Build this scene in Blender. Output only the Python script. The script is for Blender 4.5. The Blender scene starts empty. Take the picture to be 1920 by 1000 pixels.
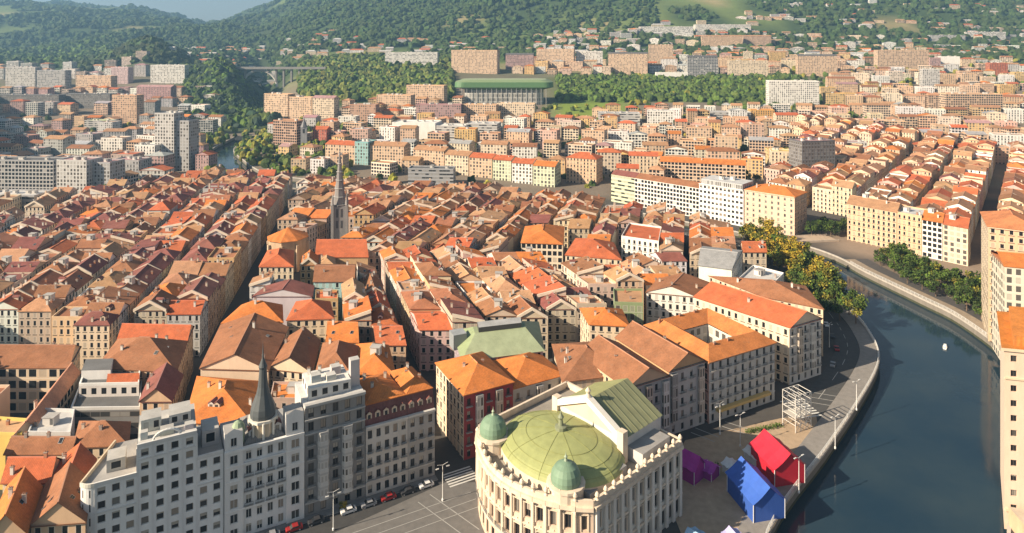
import bpy, math, random
import numpy as np
from mathutils import Vector, noise, geometry

# ---------------------------------------------------------------- camera, sky, sun, exposure
S = bpy.context.scene
C = S.collection
F, YH, H = 1240.0, 90.0, 126.0            # focal length in photo pixels, eye-level row, camera height
cam = bpy.data.cameras.new('camera'); camo = bpy.data.objects.new('camera', cam); C.objects.link(camo)
camo.location = (0, 0, H); camo.rotation_euler = (math.radians(90), 0, 0)
cam.sensor_width = 36; cam.lens = F / 1920 * 36; cam.shift_y = -(500 - YH) / 1920
cam.clip_start = 1; cam.clip_end = 30000
S.camera = camo
SUN_EL, SUN_A = 29.0, 24.0                # sun from the left, a little behind the camera
sv = Vector((-math.cos(math.radians(SUN_A)) * math.cos(math.radians(SUN_EL)),
             -math.sin(math.radians(SUN_A)) * math.cos(math.radians(SUN_EL)), math.sin(math.radians(SUN_EL))))
w = bpy.data.worlds.new('World'); S.world = w; w.use_nodes = True
nt = w.node_tree; bg = nt.nodes['Background']
sky = nt.nodes.new('ShaderNodeTexSky'); sky.sky_type = 'NISHITA'; sky.sun_disc = False
sky.sun_elevation = math.radians(SUN_EL); sky.sun_rotation = math.radians(270 - SUN_A)
sky.air_density = 1.0; sky.dust_density = 1.0
hs = nt.nodes.new('ShaderNodeHueSaturation'); hs.inputs['Saturation'].default_value = 0.6
nt.links.new(sky.outputs[0], hs.inputs['Color']); nt.links.new(hs.outputs[0], bg.inputs[0]); bg.inputs[1].default_value = 0.043
sl = bpy.data.lights.new('sun', 'SUN'); sl.energy = 5.0; sl.angle = math.radians(0.5); sl.color = (1.0, 0.83, 0.62)
so = bpy.data.objects.new('sun', sl); C.objects.link(so); so.rotation_euler = sv.to_track_quat('Z', 'Y').to_euler()
S.view_settings.view_transform = 'Standard'; S.view_settings.look = 'None'
S.view_settings.gamma = 1; S.view_settings.exposure = 1.15
S.render.engine = 'CYCLES'
S.cycles.max_bounces = 5; S.cycles.diffuse_bounces = 2; S.cycles.glossy_bounces = 2
S.cycles.volume_bounces = 0; S.cycles.transparent_max_bounces = 4; S.cycles.use_denoising = True

R = random.Random(11)
rad = math.radians

# ---------------------------------------------------------------- helpers
def P(px, py, z=0.0):
    """Plan point of the photo pixel (px, py) on the level z."""
    Y = F * (H - z) / (py - YH)
    return ((px - 960) * Y / F, Y)
def proj(x, y, z): return (960 + F * x / y, YH + F * (H - z) / y)

MATS = {}
def nodes_of(name):
    m = bpy.data.materials.new(name); m.use_nodes = True
    t = m.node_tree; t.nodes.clear()
    out = t.nodes.new('ShaderNodeOutputMaterial'); b = t.nodes.new('ShaderNodeBsdfPrincipled')
    t.links.new(b.outputs[0], out.inputs[0]); MATS[name] = m
    return m, t, b
class NT:
    """Tiny node-building helper."""
    def __init__(s, t): s.t = t
    def n(s, kind, **kw):
        x = s.t.nodes.new('ShaderNode' + kind)
        for k, v in kw.items(): setattr(x, k, v)
        return x
    def math(s, op, a, b=None, clamp=False):
        x = s.n('Math', operation=op, use_clamp=clamp)
        for i, v in enumerate((a, b)):
            if v is None: continue
            if isinstance(v, (int, float)): x.inputs[i].default_value = v
            else: s.t.links.new(v, x.inputs[i])
        return x.outputs[0]
    def mix(s, fac, a, b, mode='MIX'):
        x = s.n('MixRGB', blend_type=mode)
        for i, v in enumerate((fac, a, b)):
            if isinstance(v, (int, float)): x.inputs[i].default_value = v
            elif isinstance(v, tuple): x.inputs[i].default_value = (*v, 1)
            else: s.t.links.new(v, x.inputs[i])
        return x.outputs[0]
    def link(s, a, b): s.t.links.new(a, b)
    def noise(s, vec, scale, detail=3, rough=.55):
        x = s.n('TexNoise'); x.inputs['Scale'].default_value = scale; x.inputs['Detail'].default_value = detail
        x.inputs['Roughness'].default_value = rough
        if vec is not None: s.link(vec, x.inputs['Vector'])
        return x.outputs[0]
    def ramp(s, fac, stops):
        x = s.n('ValToRGB'); el = x.color_ramp.elements
        while len(el) < len(stops): el.new(0.5)
        for e, (p, c) in zip(el, stops):
            e.position = p; e.color = (*c, 1) if isinstance(c, tuple) else (c, c, c, 1)
        s.link(fac, x.inputs[0]); return x.outputs[0]
    def col(s): return s.n('Attribute', attribute_name='col').outputs[0]
    def pos(s): return s.n('NewGeometry').outputs['Position']
    def uv(s):
        x = s.n('SeparateXYZ'); s.link(s.n('UVMap').outputs[0], x.inputs[0]); return x.outputs[0], x.outputs[1]

def mk_plain(name, rough=.85, amp=.25, scale=.35, spec=.3, metal=0.0):
    m, t, b = nodes_of(name); k = NT(t)
    p = k.pos()
    mp = k.n('Mapping'); k.link(p, mp.inputs[0]); mp.inputs['Scale'].default_value = (1, 1, .3)
    n1 = k.noise(mp.outputs[0], scale, 4); n2 = k.noise(mp.outputs[0], scale * 7, 3, .7)
    f = k.math('ADD', k.math('MULTIPLY', n1, amp * 1.6), k.math('MULTIPLY', n2, amp * .6))
    f = k.math('ADD', f, 1 - amp * 1.1)
    x = k.n('CombineXYZ'); [k.link(f, x.inputs[i]) for i in range(3)]
    k.link(k.mix(1.0, k.col(), x.outputs[0], 'MULTIPLY'), b.inputs['Base Color'])
    b.inputs['Roughness'].default_value = rough; b.inputs['Metallic'].default_value = metal
    b.inputs['Specular IOR Level'].default_value = spec
    return m
mk_plain('plaster'); mk_plain('stone', amp=.4, scale=.5); mk_plain('flat_roof', amp=.5, scale=.2)
mk_plain('metal_paint', rough=.45, amp=.1, spec=.5); mk_plain('fabric', rough=.6, amp=.15, scale=.8)
mk_plain('copper', rough=.6, amp=.36, scale=.4)

def mk_facade(name, hw, v0, v1, glass=(.018, .02, .024), frame=1.25, shutter=.25, rail=0.0, bands=0.0):
    """Wall with rows of windows; UV runs in window bays (u) and storeys (v)."""
    m, t, b = nodes_of(name); k = NT(t)
    u, v = k.uv(); fu, fv = k.math('FRACT', u), k.math('FRACT', v)
    du = k.math('ABSOLUTE', k.math('SUBTRACT', fu, .5)); dv = k.math('ABSOLUTE', k.math('SUBTRACT', fv, (v0 + v1) / 2))
    hv = (v1 - v0) / 2
    win = k.math('MULTIPLY', k.math('LESS_THAN', du, hw), k.math('LESS_THAN', dv, hv))
    fr = k.math('MULTIPLY', k.math('LESS_THAN', du, hw + .07), k.math('LESS_THAN', dv, hv + .05))
    inside = k.math('GREATER_THAN', v, .02); win = k.math('MULTIPLY', win, inside)
    cell = k.n('CombineXYZ'); k.link(k.math('FLOOR', u), cell.inputs[0]); k.link(k.math('FLOOR', v), cell.inputs[1])
    k.link(k.n('ObjectInfo').outputs['Random'], cell.inputs[2])
    wn = k.n('TexWhiteNoise'); k.link(cell.outputs[0], wn.inputs[0]); rnd = wn.outputs[0]
    p = k.pos(); n1 = k.noise(p, .25, 4); n2 = k.noise(p, 2.0, 2)
    f = k.math('ADD', k.math('ADD', k.math('MULTIPLY', n1, .3), k.math('MULTIPLY', n2, .12)), .79)
    x = k.n('CombineXYZ'); [k.link(f, x.inputs[i]) for i in range(3)]
    base = k.mix(1.0, k.col(), x.outputs[0], 'MULTIPLY')
    light = k.mix(.5, base, (.62, .58, .52)) if frame > 1 else k.mix(.5, base, (.12, .09, .07))
    c = k.mix(fr, base, light)
    if bands:
        bd = k.math('LESS_THAN', fv, bands); c = k.mix(bd, c, k.mix(.35, base, (.75, .72, .68)))
    if rail:
        r = k.math('MULTIPLY', k.math('LESS_THAN', fv, rail), k.math('LESS_THAN', du, hw + .16)); c = k.mix(k.math('MULTIPLY', r, .75), c, (.04, .04, .04))
    sh = k.math('LESS_THAN', rnd, shutter)
    gl = k.mix(sh, glass, k.mix(.5, base, (.28, .26, .23)))
    c = k.mix(win, c, gl)
    k.link(c, b.inputs['Base Color'])
    k.link(k.math('ADD', k.math('MULTIPLY', k.math('MULTIPLY', win, k.math('SUBTRACT', 1.0, sh)), -.62), .82), b.inputs['Roughness'])
    bp = k.n('Bump'); bp.inputs['Distance'].default_value = .35; bp.inputs['Strength'].default_value = 1.0
    k.link(k.math('SUBTRACT', 1.0, win), bp.inputs['Height']); k.link(bp.outputs[0], b.inputs['Normal'])
    b.inputs['Specular IOR Level'].default_value = .35
mk_facade('facade', .19, .22, .78, rail=.13)
mk_facade('facade_close', .25, .25, .78, shutter=.2)
mk_facade('facade_strip', .47, .42, .82, frame=.5, shutter=.5, glass=(.05, .05, .05))
mk_facade('facade_grid', .36, .2, .85, shutter=.1, bands=.1)
mk_facade('facade_glazed', .27, .14, .80, glass=(.105, .095, .085), shutter=.4, bands=.07)

def mk_roof():
    m, t, b = nodes_of('roof_tile'); k = NT(t)
    u, v = k.uv(); p = k.pos()
    rid = k.math('ABSOLUTE', k.math('SUBTRACT', k.math('FRACT', k.math('MULTIPLY', u, 2.2)), .5))
    n1 = k.noise(p, .22, 5, .65); n2 = k.noise(p, 1.7, 3, .7)
    f = k.math('ADD', k.math('MULTIPLY', n1, 1.1), k.math('MULTIPLY', n2, .8)); f = k.math('ADD', f, .06)
    f = k.math('MULTIPLY', f, k.math('ADD', k.math('MULTIPLY', rid, .5), .82))
    x = k.n('CombineXYZ'); [k.link(f, x.inputs[i]) for i in range(3)]
    c = k.mix(1.0, k.col(), x.outputs[0], 'MULTIPLY')
    pt = k.ramp(k.noise(p, .6, 4, .7), [(.55, 0.0), (.72, .55)])
    c = k.mix(pt, c, k.mix(.55, c, (.20, .16, .12)))
    k.link(c, b.inputs['Base Color']); b.inputs['Roughness'].default_value = .9
    b.inputs['Specular IOR Level'].default_value = .2
    bp = k.n('Bump'); bp.inputs['Distance'].default_value = .08; bp.inputs['Strength'].default_value = .6
    k.link(rid, bp.inputs['Height']); k.link(bp.outputs[0], b.inputs['Normal'])
mk_roof()
def mk_glass():
    m, t, b = nodes_of('window_glass'); k = NT(t)
    r = k.n('ObjectInfo').outputs['Random']
    k.link(k.ramp(r, [(.0, (.012, .014, .017)), (.6, (.03, .033, .038)), (.85, (.10, .095, .085)), (1.0, (.25, .23, .2))]), b.inputs['Base Color'])
    b.inputs['Roughness'].default_value = .12
mk_glass()
def mk_water():
    m, t, b = nodes_of('river_water'); k = NT(t); p = k.pos()
    b.inputs['Base Color'].default_value = (.014, .040, .066, 1); b.inputs['Roughness'].default_value = .06
    b.inputs['IOR'].default_value = 1.33
    mp = k.n('Mapping'); k.link(p, mp.inputs[0]); mp.inputs['Scale'].default_value = (1, .6, 1)
    h = k.math('ADD', k.math('MULTIPLY', k.noise(mp.outputs[0], .35, 4), .5), k.math('MULTIPLY', k.noise(mp.outputs[0], 1.6, 3), .25))
    bp = k.n('Bump'); bp.inputs['Distance'].default_value = .25; bp.inputs['Strength'].default_value = .16
    k.link(k.ramp(k.noise(p, .03, 4, .6), [(.35, (.012, .032, .054)), (.65, (.026, .046, .06))]), b.inputs['Base Color']); k.link(h, bp.inputs['Height']); k.link(bp.outputs[0], b.inputs['Normal'])  # patchy blue base colour stands in for varied sky reflection
mk_water()
def mk_ground():
    m, t, b = nodes_of('land'); k = NT(t); p = k.pos()
    n1 = k.noise(p, .004, 6, .6); n2 = k.noise(p, .03, 5, .65); n3 = k.noise(p, .4, 3)
    f = k.math('ADD', k.math('ADD', k.math('MULTIPLY', n1, .5), k.math('MULTIPLY', n2, .6)), k.math('MULTIPLY', n3, .3))
    f = k.math('ADD', f, .3)
    x = k.n('CombineXYZ'); [k.link(f, x.inputs[i]) for i in range(3)]
    k.link(k.mix(1.0, k.col(), x.outputs[0], 'MULTIPLY'), b.inputs['Base Color']); b.inputs['Roughness'].default_value = .95
    b.inputs['Specular IOR Level'].default_value = .1
mk_ground()
def mk_leaf():
    m, t, b = nodes_of('foliage'); k = NT(t); p = k.pos()
    f = k.math('ADD', k.math('MULTIPLY', k.noise(p, .5, 3, .7), 1.3), .35)
    x = k.n('CombineXYZ'); [k.link(f, x.inputs[i]) for i in range(3)]
    k.link(k.mix(1.0, k.col(), x.outputs[0], 'MULTIPLY'), b.inputs['Base Color']); b.inputs['Roughness'].default_value = .8
    b.inputs['Specular IOR Level'].default_value = .15
mk_leaf()

class Bands:
    def __init__(s): s.l = []
    def build(s, name, parent):
        for b in s.l: b.build(name, parent)
class MB:
    """Collects faces with a material, a colour and UVs; build() links them as one mesh object."""
    def __init__(s): s.v, s.f, s.m, s.c, s.uv = [], [], [], [], []
    def face(s, pts, mat, col, uv=None):
        i = len(s.v); s.v.extend(pts); s.f.append(tuple(range(i, i + len(pts)))); s.m.append(mat); s.c.append(col)
        s.uv.append(uv or [(p[0], p[1]) for p in pts])
    def wall(s, a, b, z0, z1, mat, col, bay=2.9, floor=3.3, vert=None):
        L = math.hypot(b[0] - a[0], b[1] - a[1]); n = max(1, round(L / bay)); h = max(1, round((z1 - z0) / floor))
        s.face([(a[0], a[1], z0), (b[0], b[1], z0), (b[0], b[1], z1), (a[0], a[1], z1)], mat, col, [(0, 0), (n, 0), (n, h), (0, h)])
    def prism(s, poly, z0, z1, mat, col, topmat=None, topcol=None, bottom=False, bay=2.9, floor=3.3):
        n = len(poly)
        for i in range(n): s.wall(poly[i], poly[(i + 1) % n], z0, z1, mat, col, bay, floor)
        s.face([(x, y, z1) for x, y in poly], topmat or mat, topcol or col)
        if bottom: s.face([(x, y, z0) for x, y in reversed(poly)], mat, col)
    def box(s, cx, cy, z0, lx, ly, h, yaw, mat, col, topmat=None, topcol=None, bottom=True):
        c, n = math.cos(yaw), math.sin(yaw)
        s.prism([(cx + c * x - n * y, cy + n * x + c * y) for x, y in ((-lx / 2, -ly / 2), (lx / 2, -ly / 2), (lx / 2, ly / 2), (-lx / 2, ly / 2))],
                z0, z0 + h, mat, col, topmat, topcol, bottom)
    def tube(s, a, b, r0, r1, mat, col, n=6, cap=True):
        a, b = Vector(a), Vector(b); d = (b - a).normalized()
        x = d.orthogonal().normalized(); y = d.cross(x)
        ra = [a + (x * math.cos(6.2832 * i / n) + y * math.sin(6.2832 * i / n)) * r0 for i in range(n)]
        rb = [b + (x * math.cos(6.2832 * i / n) + y * math.sin(6.2832 * i / n)) * r1 for i in range(n)]
        for i in range(n): s.face([tuple(ra[i]), tuple(ra[(i + 1) % n]), tuple(rb[(i + 1) % n]), tuple(rb[i])], mat, col)
        if cap: s.face([tuple(p) for p in rb], mat, col)
    def lathe(s, cx, cy, prof, mat, col, n=16, sx=1.0, sy=1.0, yaw=0.0, u=None):
        cy_, sn = math.cos(yaw), math.sin(yaw)
        def pt(r, z, i):
            a = 6.28318 * i / n; x, y = r * sx * math.cos(a), r * sy * math.sin(a)
            return (cx + cy_ * x - sn * y, cy + sn * x + cy_ * y, z)
        for (r0, z0), (r1, z1) in zip(prof, prof[1:]):
            for i in range(n):
                if r1 < 1e-4: s.face([pt(r0, z0, i), pt(r0, z0, i + 1), pt(r1, z1, 0)], mat, col, [(i, z0), (i + 1, z0), (i + .5, z1)])
                elif r0 < 1e-4: s.face([pt(r0, z0, 0), pt(r1, z1, i + 1), pt(r1, z1, i)], mat, col)
                else: s.face([pt(r0, z0, i), pt(r0, z0, i + 1), pt(r1, z1, i + 1), pt(r1, z1, i)], mat, col, [(i, z0), (i + 1, z0), (i + 1, z1), (i, z1)])
        if prof[-1][0] > 1e-4: s.face([pt(prof[-1][0], prof[-1][1], i) for i in range(n)], mat, col)
    def mesh(s, name, off=(0, 0, 0), smooth=False):
        me = bpy.data.meshes.new(name)
        v = np.array(s.v, dtype=float) - np.array(off)
        me.from_pydata([tuple(p) for p in v], [], s.f)
        used = []
        for k in s.m:
            if k not in used: used.append(k)
        for k in used: me.materials.append(MATS[k])
        idx = {k: i for i, k in enumerate(used)}
        me.polygons.foreach_set('material_index', [idx[k] for k in s.m])
        ca = me.color_attributes.new('col', 'FLOAT_COLOR', 'CORNER'); uvl = me.uv_layers.new(name='UVMap')
        cc, uu = [], []
        for f, c, uv in zip(s.f, s.c, s.uv):
            for q in uv: cc.extend((c[0], c[1], c[2], 1.0)); uu.extend(q)
        ca.data.foreach_set('color', cc); uvl.data.foreach_set('uv', uu)
        if smooth: me.polygons.foreach_set('use_smooth', [True] * len(s.f))
        me.update(); return me
    def build(s, name, parent=None, smooth=False):
        if not s.f: return None
        off = tuple(parent.location) if parent is not None else tuple(np.array(s.v).mean(0))
        if parent is None: off = (off[0], off[1], min(p[2] for p in s.v))
        if parent is not None and parent.parent is not None: off = tuple(Vector(off) + parent.parent.location)
        o = bpy.data.objects.new(name, s.mesh(name, off, smooth)); C.objects.link(o)
        if parent is not None: o.parent = parent
        else: o.location = off
        return o

LABELS = {}
def tag(o, label=None, cat=None, group=None, kind=None):
    if label: o['label'] = label
    if cat: o['category'] = cat
    if group: o['group'] = group
    if kind: o['kind'] = kind
    return o
def thing(name, label, cat, loc, group=None):
    o = bpy.data.objects.new(name, None); C.objects.link(o); o.location = loc; o.empty_display_size = .5
    return tag(o, label, cat, group)
def put(name, mesh, root, wloc, yaw=0.0, scale=(1, 1, 1)):
    o = bpy.data.objects.new(name, mesh); C.objects.link(o); o.parent = root
    o.location = Vector(wloc) - root.location; o.rotation_euler = (0, 0, yaw); o.scale = scale
    return o
def lerp2(a, b, t): return (a[0] + (b[0] - a[0]) * t, a[1] + (b[1] - a[1]) * t)
def vary(c, a=.12):
    k = 1 + R.uniform(-a, a); return tuple(min(.95, max(0, x * k * (1 + R.uniform(-a, a) * .35))) for x in c)
ORD = ['first', 'second', 'third', 'fourth', 'fifth', 'sixth', 'seventh', 'eighth', 'ninth', 'tenth', 'eleventh', 'twelfth', 'thirteenth', 'fourteenth', 'fifteenth', 'sixteenth', 'seventeenth', 'eighteenth', 'nineteenth', 'twentieth']
ORD += ['twenty-' + x for x in ORD[:9]] + ['thirtieth'] + ['thirty-' + x for x in ORD[:9]] + ['fortieth'] + ['forty-' + x for x in ORD[:9]]
OCC = []                                   # occupied plan polygons
def inside(pt, poly):
    x, y = pt; r = False; n = len(poly)
    for i in range(n):
        (x1, y1), (x2, y2) = poly[i], poly[(i + 1) % n]
        if (y1 > y) != (y2 > y) and x < (x2 - x1) * (y - y1) / (y2 - y1) + x1: r = not r
    return r
def grow(poly, d):
    cx = sum(p[0] for p in poly) / len(poly); cy = sum(p[1] for p in poly) / len(poly); out = []
    for x, y in poly:
        l = math.hypot(x - cx, y - cy) or 1; out.append((x + (x - cx) / l * d, y + (y - cy) / l * d))
    return out
def clash(q, pad=0.0):
    pts = list(q) + [lerp2(q[i], q[(i + 1) % 4], .5) for i in range(4)] + [lerp2(q[0], q[2], .5)]
    for poly in OCC:
        if any(inside(p, poly) for p in pts) or any(inside(p, q) for p in poly): return True
    return False

# roof colours
ORA, BRN, MAR, TAN, RED, GRY = (.55, .185, .05), (.30, .135, .07), (.225, .085, .07), (.42, .235, .13), (.47, .13, .055), (.22, .21, .20)
PEACH, CREAM, WHT, LGR, YEL, OCH = (.60, .41, .265), (.66, .53, .38), (.72, .70, .66), (.5, .49, .48), (.68, .47, .16), (.52, .33, .18)
CNAME = {ORA: 'orange', BRN: 'brown', MAR: 'maroon', TAN: 'tan', RED: 'red', GRY: 'grey', PEACH: 'peach', CREAM: 'cream', WHT: 'white', LGR: 'grey', YEL: 'yellow', OCH: 'ochre'}

# ---- shared small meshes
def shared(fn, name, *a):
    b = MB(); fn(b, *a); return b.mesh(name)
def _win(b, frame, bars=1, blind=0):
    fr, d = 'metal_paint', .0
    b.face([(-.5, .1, 0), (.5, .1, 0), (.5, .1, 1), (-.5, .1, 1)], 'window_glass', (.03, .03, .03))
    if blind: b.face([(-.42, .07, 1 - blind), (.42, .07, 1 - blind), (.42, .07, 1), (-.42, .07, 1)], 'metal_paint', (.42, .38, .32) if blind < .9 else (.3, .25, .2))
    for x0, x1, z0, z1 in [(-.5, -.42, 0, 1), (.42, .5, 0, 1), (-.42, .42, 0, .05), (-.42, .42, .95, 1)] + ([(-.035, .035, .05, .95)] if bars else []):
        b.face([(x0, .04, z0), (x1, .04, z0), (x1, .04, z1), (x0, .04, z1)], fr, frame)
WIN_W = shared(_win, 'window', (.6, .6, .58)); WIN_D = shared(_win, 'window', (.10, .08, .07)); WIN_P = shared(_win, 'window', (.42, .38, .33), 0)
WVAR = {}
for wm_, fr_, br_ in ((WIN_W, (.6, .6, .58), 1), (WIN_D, (.10, .08, .07), 1), (WIN_P, (.42, .38, .33), 0)):
    WVAR[wm_.name] = [wm_] * 5 + [shared(_win, 'window', fr_, br_, f_) for f_ in (.3, .55, .95)]
def _chim(b, col, h):
    b.box(0, 0, -1.5, .8, .55, h + 1.5, 0, 'plaster', col); b.box(0, 0, h, 1.0, .75, .18, 0, 'plaster', (.3, .24, .2)); b.tube((-.2, 0, h + .18), (-.2, 0, h + .6), .13, .11, 'plaster', (.35, .16, .09)); b.tube((.2, 0, h + .18), (.2, 0, h + .55), .13, .11, 'plaster', (.35, .16, .09))
CHIM = [shared(_chim, 'chimney', c, h) for c, h in (((.55, .45, .36), 1.5), ((.36, .17, .10), 1.2), ((.6, .57, .52), 1.9), ((.3, .25, .22), 1.0))]
def _skyl(b):
    b.box(0, 0, 0, 1.1, 1.5, .12, 0, 'metal_paint', (.3, .3, .3)); b.face([(-.45, -.65, .125), (.45, -.65, .125), (.45, .65, .125), (-.45, .65, .125)], 'window_glass', (.05, .06, .07))
SKYL = shared(_skyl, 'skylight')
def _dorm(b, col):
    b.box(0, .6, -1.2, 1.9, 2.4, 2.5, 0, 'plaster', col)
    b.face([(-1.15, -.8, 1.2), (0, -.8, 1.9), (0, 2.2, 1.9), (-1.15, 2.2, 1.2)], 'roof_tile', MAR); b.face([(0, -.8, 1.9), (1.15, -.8, 1.2), (1.15, 2.2, 1.2), (0, 2.2, 1.9)], 'roof_tile', MAR)
    b.face([(-.95, -.62, 1.3), (.95, -.62, 1.3), (0, -.62, 1.85)], 'plaster', col)
    b.face([(-.5, -.62, -.3), (.5, -.62, -.3), (.5, -.62, 1.0), (-.5, -.62, 1.0)], 'window_glass', (.03, .03, .03))
DORM = [shared(_dorm, 'dormer', c) for c in ((.55, .45, .35), (.6, .58, .55))]
def _hut(b):
    b.box(0, 0, -2, 3.2, 2.6, 4.3, 0, 'plaster', (.6, .57, .53)); b.box(0, 0, 2.3, 3.6, 3.0, .2, 0, 'flat_roof', (.4, .38, .36)); b.box(1.0, -1.32, .4, .8, .06, 1.8, 0, 'metal_paint', (.12, .12, .12))
HUT = shared(_hut, 'roof_hut')

# ---------------------------------------------------------------- house builder
def suv(pts, a, b):
    a, b = Vector(a), Vector(b); d = (b - a); d = d / (d.length or 1); o = []
    for p in pts:
        r = Vector(p) - a; u = r.dot(d); o.append((u, (r - d * u).length))
    return o
def slope(mb, pts, col, mat='roof_tile'): mb.face(pts, mat, col, suv(pts, pts[0], pts[1]))
def gable_pts(q, axis):
    """Ridge ends of a quad: axis 'v' runs near to far, 'u' from side to side."""
    if axis == 'v': return lerp2(q[0], q[1], .5), lerp2(q[3], q[2], .5)
    return lerp2(q[3], q[0], .5), lerp2(q[1], q[2], .5)
def add_roof(mb, q, ze, kind, rh, col, over=.55, gw=None):
    e = grow(q, over); E = [(x, y, ze) for x, y in e]
    zb = ze - .28
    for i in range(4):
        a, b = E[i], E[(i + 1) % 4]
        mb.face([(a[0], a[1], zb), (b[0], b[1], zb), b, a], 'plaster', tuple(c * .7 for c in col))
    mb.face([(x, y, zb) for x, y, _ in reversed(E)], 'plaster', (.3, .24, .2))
    if kind in ('v', 'u'):
        r0, r1 = gable_pts(e, kind); A, B = (*r0, ze + rh), (*r1, ze + rh)
        if kind == 'v':
            slope(mb, [E[3], E[0], A, B], col); slope(mb, [E[1], E[2], B, A], col)
            tris = [(q[0], q[1], gable_pts(q, kind)[0]), (q[2], q[3], gable_pts(q, kind)[1])]
        else:
            slope(mb, [E[0], E[1], B, A], col); slope(mb, [E[2], E[3], A, B], col)
            tris = [(q[3], q[0], gable_pts(q, kind)[0]), (q[1], q[2], gable_pts(q, kind)[1])]
        if gw is not None:
            for a, b, r in tris: gw.face([(a[0], a[1], ze - .01), (b[0], b[1], ze - .01), (r[0], r[1], ze + rh - .06)], 'plaster', gw.wc)
    elif kind == 'hip':
        lu = math.dist(q[0], q[1]); lv = math.dist(q[1], q[2])
        ax = 'v' if lv >= lu else 'u'; r0, r1 = gable_pts(e, ax); k = min(.46, .5 * min(lu, lv) / max(lu, lv))
        A = (*lerp2(r0, r1, k), ze + rh); B = (*lerp2(r0, r1, 1 - k), ze + rh)
        if ax == 'v':
            slope(mb, [E[0], E[1], A], col); slope(mb, [E[1], E[2], B, A], col); slope(mb, [E[2], E[3], B], col); slope(mb, [E[3], E[0], A, B], col)
        else:
            slope(mb, [E[0], E[1], B, A], col); slope(mb, [E[1], E[2], B], col); slope(mb, [E[2], E[3], A, B], col); slope(mb, [E[3], E[0], A], col)
    if kind in ('v', 'u', 'hip'): mb.tube(A, B, .2, .2, 'plaster', tuple(min(.7, c * 1.25 + .06) for c in col), 4, False)
    if kind in ('ml', 'mr'):
        hi = (3, 0) if kind == 'ml' else (1, 2); lo = (1, 2) if kind == 'ml' else (3, 0)
        T = [(*p[:2], ze + (rh if i in hi else 0)) for i, p in enumerate(E)]
        slope(mb, [T[lo[0]], T[lo[1]], T[hi[0]], T[hi[1]]], col)
        if gw is not None:
            Q = [(x, y, ze + (rh - .05 if i in hi else -.01)) for i, (x, y) in enumerate(q)]
            B_ = [(x, y, ze - .01) for x, y in q]
            gw.face([B_[hi[0]], B_[hi[1]], Q[hi[1]], Q[hi[0]]], 'plaster', gw.wc)
            a, b = (0, 1), (2, 3)
            for i, j in (a, b): gw.face([B_[i], B_[j], Q[j], Q[i]], 'plaster', gw.wc)
    if kind == 'flat':
        mb.face([(x, y, ze - .02) for x, y in q], 'flat_roof', col)
def parapet(mb, q, ze, h, t, mat, col):
    i_ = grow(q, -t * 1.4)
    for i in range(len(q)):
        a, b, c, d = q[i], q[(i + 1) % len(q)], i_[(i + 1) % len(q)], i_[i]
        mb.face([(*a, ze), (*b, ze), (*b, ze + h), (*a, ze + h)], mat, col)
        mb.face([(*d, ze), (*d, ze + h), (*c, ze + h), (*c, ze)], mat, col)
        mb.face([(*a, ze + h), (*b, ze + h), (*c, ze + h), (*d, ze + h)], mat, tuple(min(.9, x * 1.1) for x in col))
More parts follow.
